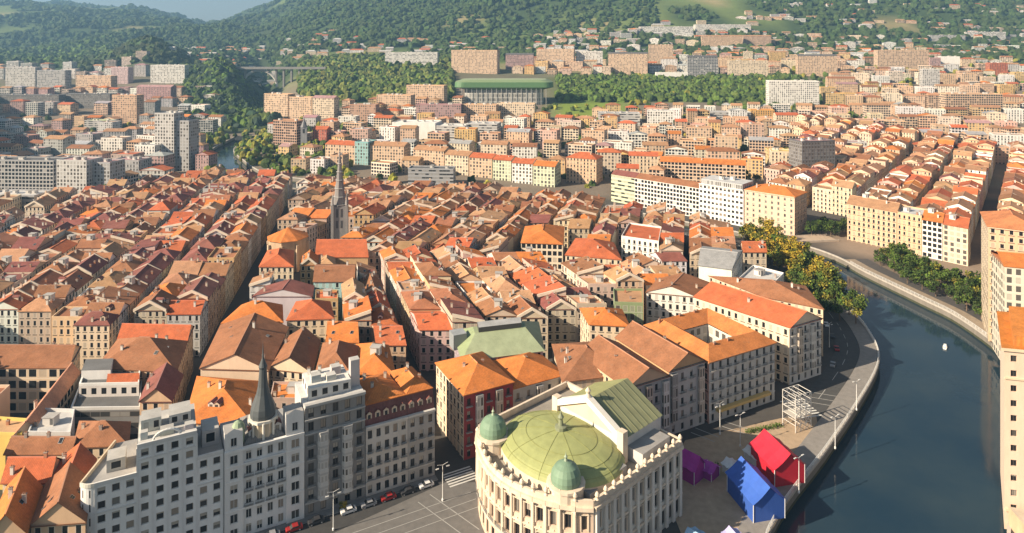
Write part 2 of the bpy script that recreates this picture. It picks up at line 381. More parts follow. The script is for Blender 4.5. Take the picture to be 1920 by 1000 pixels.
def house(q, z0, ze, rt, rh, wall, roof, label=None, cat='house', group=None, name='townhouse', win=(1, 1, 1, 1), wmat='facade',
          nch=2, nsky=0, ndor=0, hut=0, dst=None, bay=2.9, floor=3.3, occ=True, wallcut=None, cornice=None, fw=0):
    if occ: OCC.append(list(q))
    wm = dst or MB(); rm = dst or MB(); wm.wc = wall
    top = ze
    for i in range(4):
        if wallcut and i in wallcut: continue
        wm.wall(q[i], q[(i + 1) % 4], z0, top, wmat if win[i] else 'plaster', wall if win[i] else vary(wall, .1), bay, floor)
    if rt == 'flat':
        rm.face([(x, y, ze - .02) for x, y in q], 'flat_roof', roof); parapet(wm, q, ze - .03, .9, .3, 'plaster', wall)
    else: add_roof(rm, q, ze, rt, rh, roof, gw=wm)
    if fw and rt in ('v', 'ml', 'mr'):
        pr = {'v': ((0, 0), (.5, rh), (1, 0)), 'ml': ((0, rh), (1, 0)), 'mr': ((0, 0), (1, rh))}[rt]
        for a, b in ((q[0], q[1]),) + (((q[2], q[3]),) if fw > 1 and rt == 'v' else ()):
            d = Vector((b[0] - a[0], b[1] - a[1])).normalized(); n = Vector((d.y, -d.x)); c_ = (.66, .56, .45)
            for (s0, h0), (s1, h1) in zip(pr, pr[1:]):
                p, r = lerp2(a, b, s0), lerp2(a, b, s1); o1, o2 = n * .62, n * .12
                P0, P1, Q0, Q1 = (p[0] + o1.x, p[1] + o1.y), (r[0] + o1.x, r[1] + o1.y), (p[0] + o2.x, p[1] + o2.y), (r[0] + o2.x, r[1] + o2.y)
                z0_, z1_ = ze + h0, ze + h1
                wm.face([(*P0, z0_ - .7), (*P1, z1_ - .7), (*P1, z1_ + .6), (*P0, z0_ + .6)], 'plaster', c_); wm.face([(*Q1, z1_ - .7), (*Q0, z0_ - .7), (*Q0, z0_ + .6), (*Q1, z1_ + .6)], 'plaster', c_)
                wm.face([(*P0, z0_ + .6), (*P1, z1_ + .6), (*Q1, z1_ + .6), (*Q0, z0_ + .6)], 'plaster', c_)
    if dst: return None
    cx = sum(p[0] for p in q) / 4; cy = sum(p[1] for p in q) / 4
    t = thing(name, label, cat, (cx, cy, z0), group)
    wm.build('wall', t); rm.build('roof', t)
    yaw = math.atan2(q[1][1] - q[0][1], q[1][0] - q[0][0])
    def at(s, r):
        p = lerp2(lerp2(q[0], q[1], s), lerp2(q[3], q[2], s), r)
        if rt == 'v': z = ze + rh * (1 - abs(2 * s - 1))
        elif rt == 'u': z = ze + rh * (1 - abs(2 * r - 1))
        elif rt == 'hip': z = ze + rh * min(1, 2 * min(s, 1 - s, r, 1 - r))
        elif rt == 'ml': z = ze + rh * (1 - s)
        elif rt == 'mr': z = ze + rh * s
        else: z = ze
        return (*p, z)
    for _ in range(nch):
        s, r = (R.choice((R.uniform(.1, .25), R.uniform(.4, .6), R.uniform(.75, .9))), R.uniform(.1, .9))
        put('chimney', R.choice(CHIM), t, at(s, r), yaw)
    for _ in range(hut):
        put('roof_hut', HUT, t, at(R.uniform(.3, .7), R.uniform(.3, .7)), yaw)
    for _ in range(ndor):
        r = R.uniform(.2, .8)
        if rt in ('v', 'ml', 'mr'):
            sd = R.choice((.25, .75)); put('dormer', R.choice(DORM), t, at(sd, r), yaw + (math.pi / 2 if sd > .5 else -math.pi / 2))
        else: put('dormer', R.choice(DORM), t, at(r, .2), yaw)
    for _ in range(nsky):
        s, r = R.choice((.2, .3, .7, .8)), R.uniform(.15, .85)
        o = put('skylight', SKYL, t, at(s, r), yaw)
        if rt in ('v',):
            w_ = math.dist(q[0], q[1]) / 2; a = math.atan2(rh, w_) * (1 if s > .5 else -1); o.rotation_euler = (0, a, yaw)
            o.location.z += .05
        elif rt == 'flat': o.location.z += .02
        else:
            o.location.z += .1
            d_ = math.dist(q[1], q[2]) / 2; o.rotation_euler = (math.atan2(rh, d_) * (1 if r < .5 else -1), 0, yaw)
    return t

def front(mb, root, p0, p1, z0, z1, nc, nr, ww, wh, mat, col, win=WIN_W, sill=.9, base=0.0, rec=.3, skip=None, part='window', limit=90):
    """A wall with real openings from p0 to p1 (seen left to right from outside) and a window part set back in each."""
    d = Vector((p1[0] - p0[0], p1[1] - p0[1])); L = d.length; d /= L; nrm = Vector((d.y, -d.x)); yaw = math.atan2(d.y, d.x)
    def at(s, z, dep=0.0): return (p0[0] + d.x * s - nrm.x * dep, p0[1] + d.y * s - nrm.y * dep, z)
    def quad(s0, s1, a, b): mb.face([at(s0, a), at(s1, a), at(s1, b), at(s0, b)], mat, col)
    cw, fh = L / nc, (z1 - z0 - base) / nr
    if base: quad(0, L, z0, z0 + base)
    for r in range(nr):
        a = z0 + base + r * fh; b = a + fh
        zs, zt = a + sill, min(b - .12, a + sill + wh)
        prev = 0
        quad(0, L, a, zs); quad(0, L, zt, b)
        for c in range(nc):
            if skip and skip(c, r): continue
            s0 = (c + .5) * cw - ww / 2; s1 = s0 + ww
            quad(prev, s0, zs, zt); prev = s1
            for (u0, a0, d0, u1, a1, d1) in ((s0, zs, 0, s0, zt, rec), (s1, zt, 0, s1, zs, rec)):
                mb.face([at(u0, a0, 0), at(u0, a1, 0), at(u0, a1, rec), at(u0, a0, rec)], mat, col)
            mb.face([at(s0, zs), at(s0, zs, rec), at(s1, zs, rec), at(s1, zs)], mat, col); mb.face([at(s0, zt), at(s1, zt), at(s1, zt, rec), at(s0, zt, rec)], mat, col)
            if part:
                q = at((s0 + s1) / 2, zs, rec - .1); put(part, R.choice(WVAR[win.name]), root, q, yaw, (ww, 1, zt - zs))
        quad(prev, L, zs, zt)
def strip_box(mb, p0, p1, z, h, out, mat, col, back=.2):
    """A moulding along a wall line that stands out from it."""
    if isinstance(mb, Bands): mb.l.append(MB()); mb = mb.l[-1]
    d = Vector((p1[0] - p0[0], p1[1] - p0[1])).normalized(); n = Vector((d.y, -d.x))
    q = [(p0[0] + n.x * out, p0[1] + n.y * out), (p1[0] + n.x * out, p1[1] + n.y * out), (p1[0] - n.x * back, p1[1] - n.y * back), (p0[0] - n.x * back, p0[1] - n.y * back)]
    mb.prism(q, z, z + h, mat, col, bottom=True)
def _balc(b, col=(.05, .05, .05)):
    b.box(0, -.35, -.12, 1, .8, .12, 0, 'stone', (.45, .43, .4))
    b.box(0, -.72, .95, 1, .05, .06, 0, 'metal_paint', col)
    for i in range(7): b.box(-.48 + i * .16, -.72, 0, .03, .04, .95, 0, 'metal_paint', col)
BALC = shared(_balc, 'balcony')
def rowof(mesh, name, root, p0, p1, z, n, frac, yscale=1.0, off=0.0):
    d = Vector((p1[0] - p0[0], p1[1] - p0[1])); L = d.length; d /= L; yaw = math.atan2(d.y, d.x); cw = L / n
    for i in range(n):
        s = (i + .5) * cw; put(name, mesh, root, (p0[0] + d.x * s + d.y * off, p0[1] + d.y * s - d.x * off, z), yaw, (cw * frac, yscale, 1))

# ---------------------------------------------------------------- terrain, river
GP_R = ([0, 600, 700, 900, 1150, 1400, 1700, 2300, 3200, 4500, 6500], [0, 0, 4, 20, 36, 62, 100, 150, 260, 420, 500])
GP_L = ([0, 900, 1000, 1200, 1450, 1800, 2300, 3200, 4500, 6500], [0, 0, 4, 28, 62, 84, 100, 150, 250, 300])
RIDGE = ([-900, 0, 130, 250, 330, 385, 450, 540, 620, 800, 1100, 1500, 2600], [30, 12, 12, 24, 40, 56, 38, 14, -12, -50, -70, -60, -60])
def sst(a, b, x): t = min(1, max(0, (x - a) / (b - a))); return t * t * (3 - 2 * t)
def ground(X, Y):
    if Y < 560: z = 0.0; px = 960 + F * X / max(Y, 150)
    else:
        px = 960 + F * X / Y
        k = sst(430, 680, px)
        z = float(np.interp(Y, *GP_L)) * (1 - k) + float(np.interp(Y, *GP_R)) * k
        if Y > 1700:
            rp = float(np.interp(px, *RIDGE)); Yr = 5200 - 1400 * sst(500, 1000, px)
            zr = H + (YH - rp) * Yr / F
            t = (Y - 1700) / (Yr - 1700)
            k2 = sst(0, 1, t)
            z = z * (1 - k2) + zr * k2 if t < 1 else zr - (Y - Yr) * .12
            a = min(1, (Y - 1700) / 900)
            z += a * 120 * (noise.noise(Vector((X * .0011, Y * .0011, 3.1))) ) * (1 if t < .75 else .3) + a * 40 * noise.noise(Vector((X * .004, Y * .004, 1.7)))
        g = math.exp(-((px - 495) / 42) ** 2) * sst(1000, 1250, Y) * (1 - sst(1900, 2500, Y)); z -= min(z + 2, 70) * g; z += 34 * math.exp(-((px - 415) / 42) ** 2 - ((Y - 1390) / 150) ** 2)
        g = math.exp(-((px - 275) / 62) ** 2 - ((Y - 1750) / 230) ** 2); z += 62 * g
    # unseen hillside added beyond the left edge, sized to shade the far left quarter
    z += 122 * math.exp(-((X + .80 * Y + 185) / 88) ** 2) * sst(400, 620, Y) * (1 - sst(1100, 1500, Y))
    return z
LB = [(20, 90), (45, 130), (66.5, 171.7), (97, 205.6), (118.6, 229.8), (140.5, 256), (152, 274), (158, 292), (161, 306), (166, 340), (168, 375), (158, 405), (130, 432), (90, 470), (45, 510), (-20, 545), (-100, 570), (-190, 590), (-265, 640), (-335, 735), (-375, 830), (-390, 930)]
RB = [(85, 90), (100, 130), (129, 172), (190, 245), (204, 272), (209, 309), (206, 332), (199, 372), (196, 400), (184, 425), (152, 455), (108, 496), (60, 537), (-15, 575), (-95, 602), (-175, 622), (-247, 664), (-306, 750), (-349, 830), (-364, 930)]
def smooth_line(pts, n=4):
    out = []
    for i in range(len(pts) - 1):
        p0, p1, p2, p3 = pts[max(0, i - 1)], pts[i], pts[i + 1], pts[min(len(pts) - 1, i + 2)]
        for j in range(n):
            t = j / n
            out.append(tuple(.5 * (2 * p1[k] + (-p0[k] + p2[k]) * t + (2 * p0[k] - 5 * p1[k] + 4 * p2[k] - p3[k]) * t * t + (-p0[k] + 3 * p1[k] - 3 * p2[k] + p3[k]) * t ** 3) for k in (0, 1)))
    out.append(pts[-1]); return out
LBS, RBS = smooth_line(LB), smooth_line(RB)
RIV = LBS + RBS[::-1]
def lbx(Y):
    """x of the left bank at depth Y on its near reach."""
    return float(np.interp(Y, [p[1] for p in LB[:11]], [p[0] for p in LB[:11]]))
def make_ground():
    pts = []
    ys = list(np.arange(40, 700, 22)) + list(np.arange(700, 1700, 40)) + list(np.arange(1700, 7000, 110))
    for y in ys:
        half = y * .95 + 260; n = int(44 if y < 700 else 60 if y < 1700 else 76)
        for i in range(n + 1): pts.append((-half + 2 * half * i / n + R.uniform(-2, 2), y + R.uniform(-2, 2)))
    nr = len(RIV)
    vs = [Vector(p) for p in RIV] + [Vector(p) for p in pts if not inside(p, RIV)]
    ed = [(i, (i + 1) % nr) for i in range(nr)]
    v2, _, f2, *_ = geometry.delaunay_2d_cdt(vs, ed, [], 0, 1e-4)
    me = bpy.data.meshes.new('ground'); zz = [ground(v.x, v.y) for v in v2]
    fs = [f for f in f2 if not inside((sum(v2[i].x for i in f) / 3, sum(v2[i].y for i in f) / 3), RIV)]
    me.from_pydata([(v.x, v.y, z) for v, z in zip(v2, zz)], [], fs)
    ca = me.color_attributes.new('col', 'FLOAT_COLOR', 'POINT'); cc = []
    for v, z in zip(v2, zz):
        px, py = proj(v.x, v.y, z) if v.y > 50 else (0, 900)
        n = noise.noise(Vector((v.x * .0035, v.y * .0035, 0))); n2 = noise.noise(Vector((v.x * .0012, v.y * .0012, 5)))
        city = (.085, .08, .076)
        if v.x > 208 and 270 < v.y < 470: city = (.27, .21, .16)
        if v.y > 560: city = (.20, .165, .13)
        wild = (.055, .085, .032) if n + n2 * .6 < .30 else (.13, .17, .055) if n < .5 else (.26, .22, .11)
        k = sst(1250, 1650, v.y)
        if 1050 < px < 1205 and 960 < v.y < 1120: k = 1; wild = (.20, .27, .05)
        if 600 < px < 850 and v.y > 1080: k = 1
        if 340 < px < 520 and v.y > 950: k = 1; wild = (.05, .07, .03)
        if 1040 < px < 1500 and 1110 < v.y < 1420: k = 1; wild = (.10, .14, .04)
        if v.x < -.8 * v.y: k = 1
        c = tuple(a * (1 - k) + b * k for a, b in zip(city, wild)); cc.extend((*c, 1))
    ca.data.foreach_set('color', cc); me.materials.append(MATS['land'])
    me.polygons.foreach_set('use_smooth', [True] * len(fs))
    o = bpy.data.objects.new('ground', me); C.objects.link(o); tag(o, kind='structure')
    b = MB()
    b.face([(x, y, -4.0) for x, y in reversed(grow(RIV, 0))] if False else [(x, y, -4.0) for x, y in RIV], 'river_water', (.02, .02, .02))
    # the river sheet is triangulated so that its concave outline fills properly
    b = MB(); v2, _, f2, *_ = geometry.delaunay_2d_cdt([Vector(p) for p in RIV], ed, [], 1, 1e-4)
    for f in f2:
        cx = sum(v2[i].x for i in f) / len(f); cy = sum(v2[i].y for i in f) / len(f)
        if inside((cx, cy), RIV):
            pp = [(v2[i].x, v2[i].y, -4.0) for i in f]
            a, b_, c_ = (Vector(p) for p in pp[:3])
            if (b_ - a).cross(c_ - a).z < 0: pp.reverse()
            b.face(pp, 'river_water', (.02, .02, .02))
    tag(b.build('river'), kind='structure')
    for line, sgn in ((LBS, 1), (RBS, -1)):
        b = MB()
        for p, q in zip(line, line[1:]):
            if sgn < 0: p, q = q, p
            za, zb = ground(*p), ground(*q)
            b.face([(*p, -6), (*q, -6), (*q, -2.9), (*p, -2.9)], 'stone', (.055, .06, .035)); b.face([(*p, -2.9), (*q, -2.9), (*q, zb), (*p, za)], 'stone', (.20, .18, .155))
            d = Vector((q[0] - p[0], q[1] - p[1])).normalized(); n = Vector((d.y, -d.x))
            r, s_ = (p[0] + n.x * .25, p[1] + n.y * .25), (q[0] + n.x * .25, q[1] + n.y * .25)
            r2, s2 = (p[0] - n.x * .6, p[1] - n.y * .6), (q[0] - n.x * .6, q[1] - n.y * .6)
            b.face([(*r, za - .5), (*s_, zb - .5), (*s_, zb + .25), (*r, za + .25)], 'stone', (.42, .39, .35))
            b.face([(*r, za + .25), (*s_, zb + .25), (*s2, zb + .25), (*r2, za + .25)], 'stone', (.45, .42, .38))
            b.face([(*s2, zb), (*r2, za), (*r2, za + .25), (*s2, zb + .25)], 'stone', (.42, .39, .35))
        o = b.build('quay_wall'); tag(o, 'stone quay wall with pale coping along the ' + ('near old town side of the river' if sgn > 0 else 'far right bank of the river'), 'quay wall', 'quay walls')
make_ground()

# ---------------------------------------------------------------- frames of the street row in the foreground
UX, UY = .883, .468                       # along the foreground facades, left to right
VX, VY = -.468, .883                      # away from the viewer
def L(t, v=0.0): return (-22.8 - UX * t + VX * v, 195 - UY * t + VY * v)    # t metres to the left of the corner at the dark street
def FR(o, u, v): return (o[0] + UX * u + VX * v, o[1] + UY * u + VY * v)
def fq(o, u0, u1, v0, v1): return [FR(o, u0, v0), FR(o, u1, v0), FR(o, u1, v1), FR(o, u0, v1)]
def pq(pts, z): return [P(x, y, z) for x, y in pts]
def cen(q): return (sum(p[0] for p in q) / len(q), sum(p[1] for p in q) / len(q))

# ---------------------------------------------------------------- foreground row: white hotel block
GW = (.74, .735, .72)
def hotel():
    a, b, c, d = L(85.2), L(76.4), L(63.4), L(57.3)
    back = 16
    t = thing('hotel_building', 'pale grey corner block with rows of square windows, rounded left corner and stepped roof terraces', 'hotel', (*L(70, 8), 0), None)
    wb = MB()
    p_ = [L(85.2), L(57.3), L(57.3, back), (-101.5, 172), (-101.5, 156)]
    OCC.append([L(86), L(57.3), L(57.3, back), (-102, 172)])
    front(wb, t, L(85.2), L(76.4), 0, 23, 3, 7, 1.65, 1.8, 'plaster', GW, WIN_P, sill=.95, part=None, rec=.35)
    front(wb, t, L(76.4), L(63.4), 0, 29.6, 4, 9, 1.65, 1.8, 'plaster', GW, WIN_P, part=None, rec=.35)
    front(wb, t, L(63.4), L(57.3), 0, 23, 2, 7, 1.65, 1.8, 'plaster', GW, WIN_P, part=None, rec=.35)
    # the rounded corner
    cx, cy = L(85.2, 3.2); arc = []
    for i in range(7):
        an = math.atan2(-VY, -VX) - i * math.radians(62) / 6; arc.append((cx + 3.2 * math.cos(an), cy + 3.2 * math.sin(an)))
    for i in range(6): wb.wall(arc[i + 1], arc[i], 0, 23, 'facade_close' if i in (1, 4) else 'plaster', GW, 1.7, 3.29)
    left = arc[-1]; far = (left[0] - 2, left[1] + 17)
    wb.wall(far, left, 0, 23, 'facade_close', CREAM, 3, 3.29)
    wb.wall(L(57.3), L(57.3, back), 0, 23, 'plaster', GW); wb.wall(L(57.3, back), far, 0, 23, 'plaster', GW)
    # set-back storeys
    wb.wall(L(63.4), L(63.4, back), 23, 29.6, 'facade_close', GW, 3.3, 3.3); wb.wall(L(76.4, back), L(76.4), 23, 29.6, 'facade_close', CREAM, 3.6, 3.3); wb.wall(L(63.4, back), L(76.4, back), 23, 29.6, 'plaster', GW)
    wb.build('wall', t)
    for (t0, t1, nc, nr, z1) in ((85.2, 76.4, 3, 7, 23), (76.4, 63.4, 4, 9, 29.6), (63.4, 57.3, 2, 7, 23)):
        p0, p1 = L(t0), L(t1); fh = z1 / nr; cw = (t0 - t1) / nc
        for r in range(nr):
            if r < 1: continue
            for c_ in range(nc):
                s = t0 - (c_ + .5) * cw; q = L(s, .25); put('window', R.choice(WVAR[WIN_P.name]), t, (*q, r * fh + .95), math.atan2(UY, UX), (1.65, 1, 1.8))
    pb = Bands()
    for t_, z_ in ((76.35, 29.6), (73.1, 29.6), (69.9, 29.6), (66.6, 29.6), (63.45, 29.6), (57.5, 23), (84.9, 23)):
        b = MB(); q0, q1 = L(t_ + .22), L(t_ - .22); strip_box(b, q0, q1, 4, z_ - 4, .16, 'plaster', (.68, .675, .66)); b.build('pilaster', t)
    cb = Bands()
    for t0, t1, z in ((85.2, 76.4, 23), (76.4, 63.4, 29.6), (63.4, 57.3, 23)):
        strip_box(cb, L(t0), L(t1), z, .9, .25, 'plaster', (.62, .61, .59))
        strip_box(cb, L(t0 - .02), L(t1 + .02), z - 3.1 if z > 25 else z - 6.6, .3, .18, 'plaster', (.62, .61, .59))
    for i in range(6): strip_box(cb, arc[i + 1], arc[i], 23, .9, .2, 'plaster', (.66, .63, .56))
    strip_box(cb, far, left, 23, .9, .2, 'plaster', CREAM)
    cb.build('cornice', t)
    rb = MB()
    rb.face([(*p, 22.95) for p in [L(85.2), L(57.3), L(57.3, back), far, left]], 'flat_roof', (.34, .33, .32))
    rb.face([(*p, 29.55) for p in [L(76.4), L(63.4), L(63.4, back), L(76.4, back)]], 'flat_roof', (.46, .45, .43))
    rb.build('roof', t)
    for (t0, v0, sx, sy, z, h) in ((73.5, 9, 4.5, 5, 29.6, 3.2), (67, 10, 5, 6, 29.6, 2.6), (81, 7, 4, 5, 23, 3.0), (60, 8, 4, 6, 23, 4.2), (70, 4, 3, 2.5, 29.6, 1.4), (75, 4, 1.6, 1.6, 29.6, 1.8), (65, 4, 2, 2, 29.6, 1.2)):
        b = MB(); q = L(t0, v0); b.box(*q, z - .05, sx, sy, h, math.atan2(UY, UX), 'facade_close' if h > 2.5 else 'plaster', vary(LGR, .15), 'flat_roof', (.4, .39, .37)); b.build('roof_hut', t)
    b = MB()
    # curved white pediment and awning frame over the terrace
    for i in range(12):
        a0, a1 = math.pi * i / 12, math.pi * (i + 1) / 12
        q0, q1 = L(70 + 3 * math.cos(a0), 1.2), L(70 + 3 * math.cos(a1), 1.2)
        b.tube((*q0, 29.9 + 1.9 * math.sin(a0)), (*q1, 29.9 + 1.9 * math.sin(a1)), .3, .3, 'plaster', (.75, .74, .7))
    b.build('pediment', t)
hotel()

# ---------------------------------------------------------------- domed corner building
def domed():
    t0, t1, back = 57.1, 37.4, 15
    t = thing('domed_building', 'ornate pale grey building with white bays and a dark onion-shaped corner spire on the roof', 'building', (*L(47, 7), 0))
    wb = MB(); col = (.68, .675, .66); OCC.append([L(t0), L(t1), L(t1, back), L(t0, back)])
    segs = ((57.1, 52.6, 1, 1.9), (52.6, 42.0, 4, 1.4), (42.0, 37.4, 1, 2.2))
    for a, b, n, ww in segs:
        o = .5 if n == 1 else 0
        front(wb, t, L(a, -o), L(b, -o), 0, 22.6, n, 6, ww, 2.3, 'plaster', col if n > 1 else (.68, .67, .65), WIN_W, sill=.7)
        if o:
            wb.wall(L(a, 0), L(a, -o), 0, 22.6, 'plaster', col); wb.wall(L(b, -o), L(b, 0), 0, 22.6, 'plaster', col)
    wb.wall(L(t1), L(t1, back), 0, 22.6, 'plaster', LGR); wb.wall(L(t1, back), L(t0, back), 0, 22.6, 'plaster', LGR); wb.wall(L(t0, back), L(t0), 0, 22.6, 'plaster', LGR)
    wb.build('wall', t)
    cb = Bands()
    for z, o, h in ((22.6, .75, .6), (18.9, .62, .28), (15.1, .6, .22), (7.5, .65, .35)):
        strip_box(cb, L(t0, 0), L(t1, 0), z, h, o, 'plaster', (.72, .71, .69))
    cb.build('cornice', t)
    for z in (7.95, 11.7, 15.5): rowof(BALC, 'balcony', t, L(52.6), L(42), z, 4, .8)
    for ta, tb, h in ((57.0, 52.7, 4.2), (42.0, 37.5, 5.4)):
        b = MB(); front(b, t, L(ta, -.3), L(tb, -.3), 23.2, 23.2 + h, 1, 1, 1.5, 2.2, 'plaster', (.68, .67, .65), WIN_W, sill=.8, part=None)
        b.prism([L(ta, .2), L(tb, .2), L(tb, 5), L(ta, 5)], 23.2, 23.2 + h, 'plaster', (.62, .61, .6), 'flat_roof', (.35, .34, .33))
        q = L((ta + tb) / 2, .05); b.face([(*L(ta + .2, -.36), 23.2 + h), (*L(tb - .2, -.36), 23.2 + h), (*L((ta + tb) / 2, -.36), 24.4 + h)], 'plaster', (.7, .69, .67))
        b.build('attic_pavilion', t); put('window', WIN_W, t, (*L((ta + tb) / 2, -.1), 24.0), math.atan2(UY, UX), (1.5, 1, 2.2))
    rb = MB(); q = [L(t0, .3), L(t1, .3), L(t1, back), L(t0, back)]
    add_roof(rb, [L(52.4, 1.0), L(42.2, 1.0), L(42.2, back), L(52.4, back)], 23.0, 'hip', 3.5, GRY, .1); rb.face([(*p, 22.9) for p in q], 'flat_roof', (.3, .3, .3)); rb.build('roof', t)
    for i in range(3): put('dormer', DORM[1], t, (*L(50 - i * 3.1, 3.2), 24.2), math.atan2(UY, UX))
    c = L(47.2, 4.6)
    b = MB(); b.lathe(*c, [(3.4, 23), (3.4, 27.2)], 'plaster', CREAM, 8); b.lathe(*c, [(3.9, 27.0), (3.9, 27.7)], 'plaster', (.7, .66, .58), 8)
    for i in range(8):
        a = i * math.pi / 4 + .39; b.tube((c[0] + 3.5 * math.cos(a), c[1] + 3.5 * math.sin(a), 23), (c[0] + 3.5 * math.cos(a), c[1] + 3.5 * math.sin(a), 27.2), .35, .35, 'plaster', (.72, .68, .6))
    b.build('lantern', t)
    b = MB(); b.lathe(*c, [(3.2, 27.7), (3.3, 28.8), (3.1, 30.2), (2.5, 31.8), (1.8, 33.6), (1.35, 35.6), (1.1, 38), (.95, 40.2), (1.15, 40.8), (.8, 41.6), (.3, 43), (.12, 45.5), (0, 48)], 'copper', (.085, .095, .10), 12); b.build('onion_spire', t)
    c2 = L(53.5, 3); b = MB(); b.lathe(*c2, [(1.5, 23), (1.5, 26.2), (1.75, 26.3), (1.6, 27.4), (1.0, 28.4), (0, 28.9)], 'copper', (.26, .33, .22), 10); b.build('cupola', t)
domed()

# ---------------------------------------------------------------- dark building of bay windows and the two beside the street mouth
def baybuilding():
    t0, t1, back, h = 37.2, 20.8, 15, 29.4
    t = thing('bay_window_building', 'dark grey building with stacked bay windows, iron balconies and a whitish roof terrace', 'building', (*L(29, 7), 0))
    OCC.append([L(t0), L(t1), L(t1, back), L(t0, back)])
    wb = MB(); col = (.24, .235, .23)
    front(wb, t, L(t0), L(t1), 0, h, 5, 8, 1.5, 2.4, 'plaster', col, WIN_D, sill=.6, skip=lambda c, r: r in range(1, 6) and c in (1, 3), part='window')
    wb.wall(L(t1), L(t1, back), 0, h, 'plaster', (.34, .33, .32)); wb.wall(L(t1, back), L(t0, back), 0, h, 'plaster', col); wb.wall(L(t0, back), L(t0), 0, h, 'plaster', LGR)
    wb.build('wall', t)
    fh = h / 8; cw = (t0 - t1) / 5
    for c in (1, 3):
        s = t0 - (c + .5) * cw
        b = MB()
        for r in range(1, 6):
            z = r * fh
            q = [L(s + 1.5, 0), L(s + 1.0, -1.1), L(s - 1.0, -1.1), L(s - 1.5, 0)]
            for i in range(3): b.wall(q[i], q[i + 1], z + .9, z + fh - .5, 'facade_glazed', (.5, .49, .47), 1.2, 3)
            b.prism([L(s + 1.6, 0), L(s + 1.1, -1.2), L(s - 1.1, -1.2), L(s - 1.6, 0)], z, z + .9, 'plaster', (.52, .51, .49), bottom=True)
            b.prism([L(s + 1.6, 0), L(s + 1.1, -1.2), L(s - 1.1, -1.2), L(s - 1.6, 0)], z + fh - .5, z + fh - .01, 'plaster', (.42, .41, .4), bottom=True)
        b.build('bay_window', t)
    cb = Bands()
    for z, o, hh in ((h, .9, .7), (h - fh * 1 - .1, .5, .3), (h - fh * 2 - .1, .5, .3), (fh - .2, .6, .4)): strip_box(cb, L(t0), L(t1), z, hh, o, 'plaster', (.40, .395, .385))
    cb.build('cornice', t)
    for r in range(1, 6):
        for c in (0, 2, 4):
            q = L(t0 - (c + .5) * cw); put('balcony', BALC, t, (*q, r * fh + .55), math.atan2(UY, UX), (2.2, 1, 1))
    rb = MB(); rb.face([(*p, h) for p in (L(t0), L(t1), L(t1, back), L(t0, back))], 'flat_roof', (.55, .54, .52))
    rb.prism([L(35.5, 3), L(24, 3), L(24, 13), L(35.5, 13)], h, h + 3.2, 'facade_close', (.6, .59, .57), 'flat_roof', (.62, .61, .58)); rb.build('roof', t)
    for (s, v, hh) in ((33, 7, 5), (29, 6, 4.6), (22.3, 6, 7.5), (27, 9, 5.2)):
        b = MB(); b.box(*L(s, v), h + (0 if hh > 7 else 3.1), 2.6, 2.4, hh - 3 if hh < 7 else hh, math.atan2(UY, UX), 'plaster', vary((.5, .49, .47), .2), 'flat_roof', (.45, .44, .42)); b.build('roof_hut', t)
    for s in (34, 31, 26): put('chimney', CHIM[2], t, (*L(s, 11), h + 3.2), 0)
baybuilding()
def cornerhouse():
    back = 17
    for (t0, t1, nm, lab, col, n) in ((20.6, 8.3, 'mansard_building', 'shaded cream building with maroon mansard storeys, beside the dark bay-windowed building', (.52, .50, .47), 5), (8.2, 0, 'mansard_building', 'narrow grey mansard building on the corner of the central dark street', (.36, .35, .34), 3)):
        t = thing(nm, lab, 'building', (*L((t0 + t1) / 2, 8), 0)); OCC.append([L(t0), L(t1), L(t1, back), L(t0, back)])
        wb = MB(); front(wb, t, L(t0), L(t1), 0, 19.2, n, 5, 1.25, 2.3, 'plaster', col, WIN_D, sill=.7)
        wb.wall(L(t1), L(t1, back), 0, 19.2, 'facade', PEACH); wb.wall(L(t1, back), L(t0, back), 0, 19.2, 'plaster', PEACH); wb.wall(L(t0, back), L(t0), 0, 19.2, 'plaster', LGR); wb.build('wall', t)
        cb = Bands(); strip_box(cb, L(t0), L(t1), 19.2, .6, .7, 'plaster', (.55, .53, .5)); strip_box(cb, L(t0), L(t1), 4.0, .3, .4, 'plaster', (.5, .49, .47)); cb.build('cornice', t)
        for z in (4.6, 8.4, 12.2): rowof(BALC, 'balcony', t, L(t0), L(t1), z, n, .7)
        rb = MB(); a = [L(t0, .4), L(t1, .4), L(t1, back), L(t0, back)]; c = [L(t0, 1.7), L(t1, 1.7), L(t1 + 1.2, back), L(t0, back)]
        for i in range(4): rb.face([(*a[i], 19.6), (*a[(i + 1) % 4], 19.6), (*c[(i + 1) % 4], 25), (*c[i], 25)], 'roof_tile', (.17, .075, .07), suv([(*a[i], 19.6), (*a[(i + 1) % 4], 19.6), (*c[(i + 1) % 4], 25), (*c[i], 25)], (*a[i], 19.6), (*a[(i + 1) % 4], 19.6)))
        add_roof(rb, c, 25.1, 'hip', 2.2, ORA, .3); rb.build('roof', t)
        for i in range(n): put('dormer', DORM[0], t, (*L(t0 - (i + .5) * (t0 - t1) / n, 1.1), 21.4), math.atan2(UY, UX), (.8, .5, 1))
        for _ in range(3): put('chimney', R.choice(CHIM), t, (*L(R.uniform(t1 + 2, t0 - 2), R.uniform(5, 14)), 26), 0)
cornerhouse()

